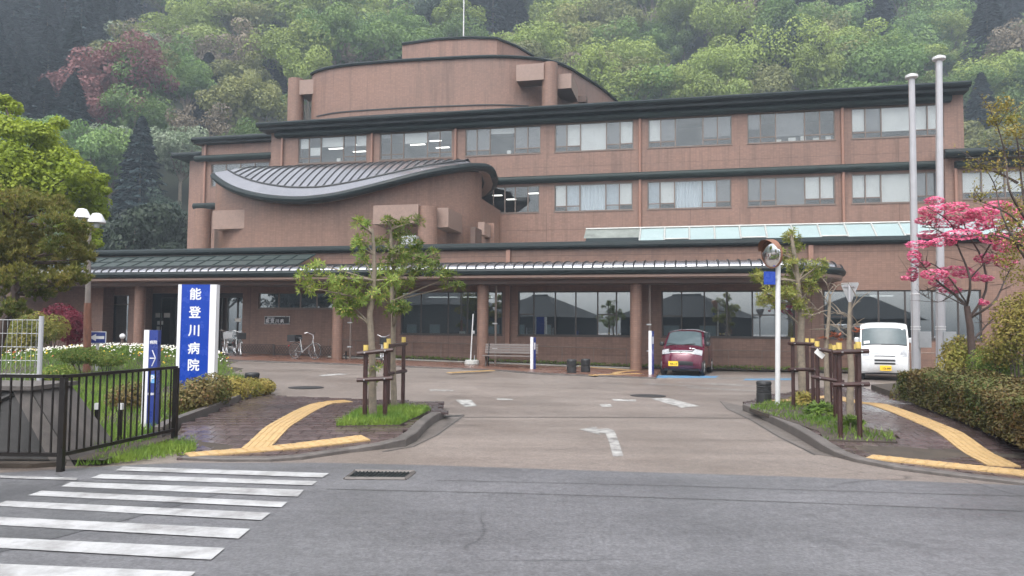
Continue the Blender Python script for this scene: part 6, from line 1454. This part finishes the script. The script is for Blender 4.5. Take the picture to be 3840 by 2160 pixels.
# ================================================================== WOODED HILL
def HZ(x, y):
    d = y - 64 - 5 * math.sin(x * .021 + 1) - .02 * abs(x)
    if d < 0: return -.05
    return .70 * d * sm(0, 18, d) + 3.2 * noise.noise(Vector((x * .03, y * .03, 1))) * sm(0, 25, d) - .05
hx = [-300, -220] + [-170 + 10 * i for i in range(36)] + [240, 300]; hy = [56 + 7 * i for i in range(24)] + [240, 290]
MB().grid([[(x, y, HZ(x, y) + (0 if y > 58 else -.6)) for x in hx] for y in hy]).build('hill', 'hill_floor', kind='structure', smooth=True)
def broad(seed, R0, Ht, nlobe, n, size, sparse=0):
    r = random.Random(seed); cr = MB(); tr = MB(); cz = Ht - R0 * .75
    lobes = []
    for k in range(nlobe):
        u = rv(r); z = abs(u[2]) if r.random() < .8 else u[2] * .5
        rr = R0 * r.uniform(.17, .42); k2 = r.uniform(.45, 1.08)
        lobes.append(((u[0] * R0 * k2, u[1] * R0 * k2, cz + z * R0 * r.uniform(.45, 1.0)), rr))
    tot = sum(q[1] ** 2 for q in lobes)
    for c, rr in lobes: cloud(cr, c, (rr, rr, rr * .72), int(n * rr * rr / tot), size, r, .7, .72, .25)
    if not sparse: cloud(cr, (0, 0, cz), (R0 * .6, R0 * .6, R0 * .5), n // 8, size * 1.8, r, .8, .2)
    tr.tube([(0, 0, -1), (0, 0, Ht * .3), (r.uniform(-.5, .5), r.uniform(-.5, .5), cz)], [.3, .24, .14], 7)
    for c, rr in lobes[::2]: tr.tube(bez((0, 0, Ht * .35), c, .4, 5, r), [.13, .11, .09, .07, .05, .03], 5)
    a = bpy.data.meshes.new('crown'); a.from_pydata(cr.v, [], cr.f); b = bpy.data.meshes.new('trunk'); b.from_pydata(tr.v, [], tr.f); return a, b
def conif(seed, R0, Ht, n, size):
    r = random.Random(seed); cr = MB(); tr = MB().tube([(0, 0, -1), (0, 0, Ht * .95)], [.25, .05], 6)
    for _ in range(n):
        t = r.random() ** .8; z = Ht * (.12 + .88 * t); rad = R0 * (1 - t ** 1.7) ** .9 * (.72 + .3 * math.sin(z * 3.1 + seed) ** 2) + .12; a = r.uniform(0, 6.283); a += .25 * math.sin(z * 2)
        k = math.sqrt(r.uniform(.35, 1)) ; x, y = rad * k * math.cos(a), rad * k * math.sin(a); z2 = z - rad * k * .35
        d = Vector((math.cos(a), math.sin(a), -.35 + r.uniform(-.3, .3))).normalized(); s_ = d.cross(Vector((0, 0, 1))).normalized(); s = size * r.uniform(.7, 1.4)
        leafq(cr, (x, y, z2), d * s * .6, (s_ + Vector(rv(r)) * .4) * s * .35)
    a = bpy.data.meshes.new('crown'); a.from_pydata(cr.v, [], cr.f); b = bpy.data.meshes.new('trunk'); b.from_pydata(tr.v, [], tr.f); return a, b
BRO = [broad(100 + k, 5.0 + .5 * (k % 3), 11 + k % 4, 24 + 4 * (k % 3), 7000, .36) for k in range(5)]
SPA = [broad(140 + k, 4.6, 12, 14, 2600, .36, 1) for k in range(2)]
CON = [conif(160 + k, 3.3 + .4 * k, 15 + 1.2 * k, 5500, .62) for k in range(3)]
for a_, b_ in BRO + SPA + CON:
    a_.materials.append(MAT['hill_green']); b_.materials.append(MAT['bark'])
def proj(p):
    d = Vector(p) - CAM; z = d.dot(vf); return (1920 + F * d.dot(vr) / z) / PV, (1080 - F * d.dot(vu) / z) / PV
def skyline(x):
    if x < 500: return 640
    if x < 680: return 345
    if x < 780: return 300
    if x < 1010: return 195 - (x - 780) * .15
    if x < 1340: return 150
    if x < 1550: return 150 + (x - 1340) * .5
    if x < 2425: return 262 - (x - 1550) * .045
    return 400
CEDAR = [(-60, 70), (60, 55), (120, 40), (170, 10), (250, -10), (330, 10), (345, 90), (325, 150), (300, 200), (225, 215), (215, 260), (310, 310), (310, 370), (240, 400), (160, 420), (60, 380), (-60, 360)]
DARK = [(690, 90, 40, 55), (735, 130, 25, 45), (520, 190, 22, 35), (1230, 40, 70, 45), (1330, 70, 40, 40), (1990, 110, 55, 60), (2030, 60, 50, 40), (1890, 190, 30, 40), (1890, 250, 25, 30), (2540, 60, 50, 60), (1860, 40, 40, 30), (2440, 310, 60, 70), (350, 330, 60, 40), (330, 560, 90, 60), (430, 330, 30, 40), (1080, 60, 30, 30)]
CONE = [(690, 90, 30, 60), (730, 130, 22, 45), (525, 190, 20, 35), (1885, 200, 30, 60), (1990, 110, 50, 60)]
ROSE = [(265, 240, 30, 20)]
PALE = [(340, 150, 20, 20), (240, 390, 40, 20)]
OLIV = [(600, 300, 90, 25), (1650, 190, 60, 40), (2050, 215, 80, 12), (1480, 110, 50, 50)]
def hit(L, x, y): return any(((x - a) / c) ** 2 + ((y - b) / d) ** 2 < 1 for a, b, c, d in L)
DESC = {'hill_lime': 'yellow green broadleaf tree', 'hill_green': 'mid green broadleaf tree', 'hill_olive': 'olive brown budding tree', 'hill_dark': 'dark evergreen tree', 'hill_cedar': 'dark blue green cedar', 'hill_rose': 'rose brown flowering tree', 'hill_pale': 'pale silvery green tree', 'hill_brown': 'thin brownish half-bare tree'}
def where(x, y):
    a = 'beyond the pine' if x < 320 else 'beside the wing' if x < 680 else 'left of the rooftop mast' if x < 1160 else 'right of the rooftop mast' if x < 1500 else 'past the rooftop storey' if x < 1800 else 'above the long roof' if x < 2150 else 'behind the flagpoles' if x < 2430 else 'at the right edge'
    b = 'hilltop' if y < 110 else 'upper hillside' if y < 220 else 'middle hillside' if y < 340 else 'hill foot'
    return b, a
rh = random.Random(5); made = 0
place = []; members = {}
yy = 67.0
while yy < 185:
    step = 4.4 + (yy - 67) * .024; xx = -yy * .74
    while xx < yy * .74 + 4:
        x, y = xx + rh.uniform(-.38, .38) * step, yy + rh.uniform(-.36, .36) * step; xx += step
        z = HZ(x, y); vx, vy = proj((x, y, z + 8 * (.58 + .48 * sm(68, 150, y)))); tx, ty = proj((x, y, z + 13 * (.58 + .48 * sm(68, 150, y))))
        if vx < -90 or vx > 2670 or ty > skyline(vx) + 4 or vy < -150: continue
        place.append((x, y, z, vx, vy))

    yy += step * .92
def hill_at(px, py, up):               # where a crown seen at a pixel stands on the slope
    d = ray(px, py); best = None
    for k in range(700, 2000):
        Y_ = k * .1; q = CAM + d * (Y_ / d.y)
        if HZ(q.x, q.y) + up * (.58 + .48 * sm(68, 150, q.y)) >= q.z: return (q.x, q.y, HZ(q.x, q.y))
    return None
hero = []
for k_, L_ in (('hill_rose', ((262, 282), (232, 262), (298, 300), (250, 305))), ('hill_brown', ((610, 160), (540, 150), (410, 118), (2490, 115), (1640, 180))), ('hill_cone', ((690, 95), (733, 135), (525, 195), (1888, 225), (1985, 120), (2025, 85), (1240, 50), (1300, 70), (1185, 60), (2545, 70), (2470, 300))),
                ('hill_lime', ((1560, 195), (1640, 215), (2000, 220), (1780, 155), (2250, 150), (2150, 130), (2390, 140), (1420, 75), (830, 62), (665, 125), (450, 62), (400, 70), (2330, 210), (1720, 90), (930, 60), (2120, 190))),
                ('hill_pale', ((345, 155), (250, 395), (455, 412))), ('hill_olive', ((560, 300), (615, 305), (660, 308), (620, 205), (570, 215), (2080, 215))), ('hill_green', ((350, 290), (330, 330), (470, 240), (420, 215), (400, 300), (2200, 210), (2000, 160), (1540, 150)))):
    for px, py in L_:
        q = hill_at(px, py, 10 if k_ == 'hill_cone' else 8.5)
        if q: hero.append((*q, px, py, 'hill_cedar' if k_ == 'hill_cone' else k_))
for i_ in range(11):
    for j_ in range(13):
        px, py = -50 + i_ * 38 + (19 if j_ % 2 else 0) + rh.uniform(-8, 8), -5 + j_ * 33 + rh.uniform(-7, 7)
        if inside((px, py), CEDAR) and not (200 < px < 340 and 205 < py < 400):
            q = hill_at(px, py, 9)
            if q: hero.append((*q, px, py, 'hill_cedar'))
place = [(*q, None) for q in place if not inside((q[3], q[4]), CEDAR) and not (200 < q[3] < 330 and 225 < q[4] < 330) and not any(abs(q[3] - h_[3]) < (26 if h_[5] == 'hill_cedar' else 46) and abs(q[4] - h_[4]) < (34 if h_[5] == 'hill_cedar' else 44) for h_ in hero)] + hero
for x, y, z, vx, vy, fixed in place:
    if hit(ROSE, vx, vy): kind = 'hill_rose'
    elif inside((vx, vy), CEDAR): kind = 'hill_cedar'
    elif hit(CONE, vx, vy): kind = 'hill_cedar'
    elif hit(DARK, vx, vy): kind = 'hill_dark' if rh.random() < .6 else 'hill_cedar'
    elif hit(PALE, vx, vy): kind = 'hill_pale'
    elif hit(OLIV, vx, vy): kind = 'hill_olive'
    else:
        n_ = noise.noise(Vector((x * .035, y * .05, 7))) + rh.uniform(-.35, .35)
        left = vx < 700 and vy > 220
        kind = ('hill_green' if n_ < -.1 else 'hill_lime' if n_ < .25 else 'hill_olive' if n_ < .45 else 'hill_brown')
        if left and rh.random() < .45: kind = rh.choice(['hill_green', 'hill_dark', 'hill_green', 'hill_olive'])
        elif rh.random() < .12: kind = rh.choice(['hill_dark', 'hill_cedar', 'hill_brown'])
    if fixed: kind = fixed
    pool = CON if kind == 'hill_cedar' else SPA if kind in ('hill_brown',) and rh.random() < .7 else BRO
    cme, tme_ = pool[rh.randrange(len(pool))]
    b_, a_ = where(vx, vy)
    gname = '%s, %s %s' % (DESC[kind], b_, a_)
    t = thing('cedar_tree' if kind == 'hill_cedar' else 'hillside_tree', gname, 'tree', (x, y, z), rh.uniform(0, 6.28), gname); members.setdefault(gname, []).append((vx, t))
    s = rh.uniform(.72, 1.28) * (.58 + .48 * sm(68, 150, y)) * (1.25 if kind == 'hill_rose' else 1); t.scale = (s * rh.uniform(.85, 1.35), s * rh.uniform(.85, 1.2), s * rh.uniform(.85, 1.3))
    c = bpy.data.objects.new('crown', cme); col.objects.link(c); c.parent = t; c.material_slots[0].link = 'OBJECT'; c.material_slots[0].material = MAT[kind]
    k = bpy.data.objects.new('trunk', tme_); col.objects.link(k); k.parent = t
ORD = ['leftmost', 'second from left', 'third from left', 'fourth from left', 'fifth from left', 'sixth from left', 'seventh from left', 'eighth from left', 'ninth from left', 'tenth from left', 'eleventh from left', 'twelfth from left']
for gname, L in members.items():
    L.sort(key=lambda q: q[0])
    if len(L) > 1:
        for k, (vx, t) in enumerate(L): t['label'] = gname + ', ' + (ORD[k] if k < 12 else '%dth from left' % (k + 1))
# dark evergreens standing behind the low roof at left
for x_, y_, Y_, s in ((330, 560, 60, .85), (410, 575, 61, .75), (270, 580, 62, .75), (470, 600, 63, .55)):
    p = at(x_, y_, Y_); z = 0
    t = thing('evergreen_tree', {330: 'tall dense dark evergreen behind the low roof, next to the lamp post', 410: 'dense dark evergreen behind the low roof, nearer the wing', 270: 'dense dark evergreen partly behind the lamp heads', 470: 'smaller dark evergreen beside the round pillar of the wing'}[x_], 'tree', (p.x, Y_, z), x_, 'dark evergreens behind the low roof')
    cme, tme_ = BRO[int(x_) % 5]; zs = (at(x_, y_ - 95, Y_).z) / 12.5; t.scale = (s, s, zs)
    c = bpy.data.objects.new('crown', cme); col.objects.link(c); c.parent = t; c.material_slots[0].link = 'OBJECT'; c.material_slots[0].material = MAT['leaf_dark']
    k = bpy.data.objects.new('trunk', tme_); col.objects.link(k); k.parent = t
# ================================================================== houses across the road, seen mirrored in the ground floor windows
def house(x, y, w_, d_, h_, rz, rid, lb, wm='house_wall'):
    t = thing('house', lb, 'house', (x, y, 0), rz, 'houses across the road')
    MB().box(-w_ / 2, w_ / 2, -d_ / 2, d_ / 2, -.1, h_).build('wall', wm, t)
    e = .7; rf = MB(); rl = max(.5, (w_ - d_) / 2)
    rf.v = [(-w_ / 2 - e, -d_ / 2 - e, h_ - .15), (w_ / 2 + e, -d_ / 2 - e, h_ - .15), (w_ / 2 + e, d_ / 2 + e, h_ - .15), (-w_ / 2 - e, d_ / 2 + e, h_ - .15), (-rl, 0, rid), (rl, 0, rid)]
    rf.f = [(0, 1, 5, 4), (1, 2, 5), (2, 3, 4, 5), (3, 0, 4), (3, 2, 1, 0)]; ro = rf.build('roof', 'roof_tile_grey', t)
    MB().tube([(-rl, 0, rid), (rl, 0, rid)], .14, 6).build('ridge', 'roof_tile_grey', ro)
    for k in range(3):
        xw = -w_ / 2 + w_ * (k + .5) / 3; o = MB().box(xw - .85, xw + .85, d_ / 2 + .002, d_ / 2 + .06, .7, 2.1).build('window', 'win_frame', t); MB().box(xw - .78, xw + .78, d_ / 2 + .061, d_ / 2 + .07, .77, 2.03).build('pane', 'frosted_glass', o)
    MB().box(-.5, .5, d_ / 2 + .002, d_ / 2 + .05, 0, .6).build('step', 'concrete', t)
house(-34, -17, 11, 8, 4.4, R(12), 6.6, 'grey-roofed house across the road mirrored in the left windows'); house(-20, -16, 10, 8, 3.0, R(10), 5.3, 'hip-roofed dark house across the road mirrored in the bench windows', 'house_dark')
house(-4, -17, 11, 8, 3.0, R(8), 5.2, 'hip-roofed tiled house across the road mirrored behind the burgundy car', 'house_dark'); house(12, -19, 10, 8, 2.9, R(5), 5.0, 'hip-roofed pale house across the road mirrored above the van')
for x_, y_, s, lb in ((-54, -14, .8, 'dark roadside tree across the road mirrored in the small high window'), (-62, -10, .85, 'dark roadside tree across the road mirrored left of the plaque'), (-47, -12, .75, 'dark roadside tree across the road mirrored right of the plaque'), (-38.5, -11, .62, 'dark roadside tree across the road mirrored behind the left island')):
    t = thing('roadside_tree', lb, 'tree', (x_, y_, 0), x_, 'trees across the road'); t.scale = (s, s, s); cme, tme_ = BRO[int(-x_) % 5]
    c = bpy.data.objects.new('crown', cme); col.objects.link(c); c.parent = t; c.material_slots[0].link = 'OBJECT'; c.material_slots[0].material = MAT['leaf_dark']
    k = bpy.data.objects.new('trunk', tme_); col.objects.link(k); k.parent = t
up_ = thing('utility_pole', 'concrete utility pole with crossarms across the road mirrored in the right window', 'utility pole', (6.5, -12, 0)); MB().tube([(0, 0, -.1), (0, 0, 10)], [.17, .12], 10).build('pole', 'concrete', up_)
for z_ in (6.2, 7.2, 9.2): MB().box(-.9, .9, -.05, .05, z_, z_ + .09).build('crossarm', 'steel', up_)
# ================================================================== rainy air
hb = MB().box(-312, 312, -312, 312, -1.5, 175).build('haze', None, kind='stuff'); tag(hb, 'thin rainy haze filling the air', 'haze')
m, tt, oo = nodes('haze'); pv = tt.nodes.new('ShaderNodeVolumePrincipled'); pv.inputs['Color'].default_value = (.74, .86, 1.0, 1); pv.inputs['Density'].default_value = .0013; pv.inputs['Anisotropy'].default_value = .1
tt.links.new(pv.outputs[0], oo.inputs['Volume']); hb.data.materials.append(m)
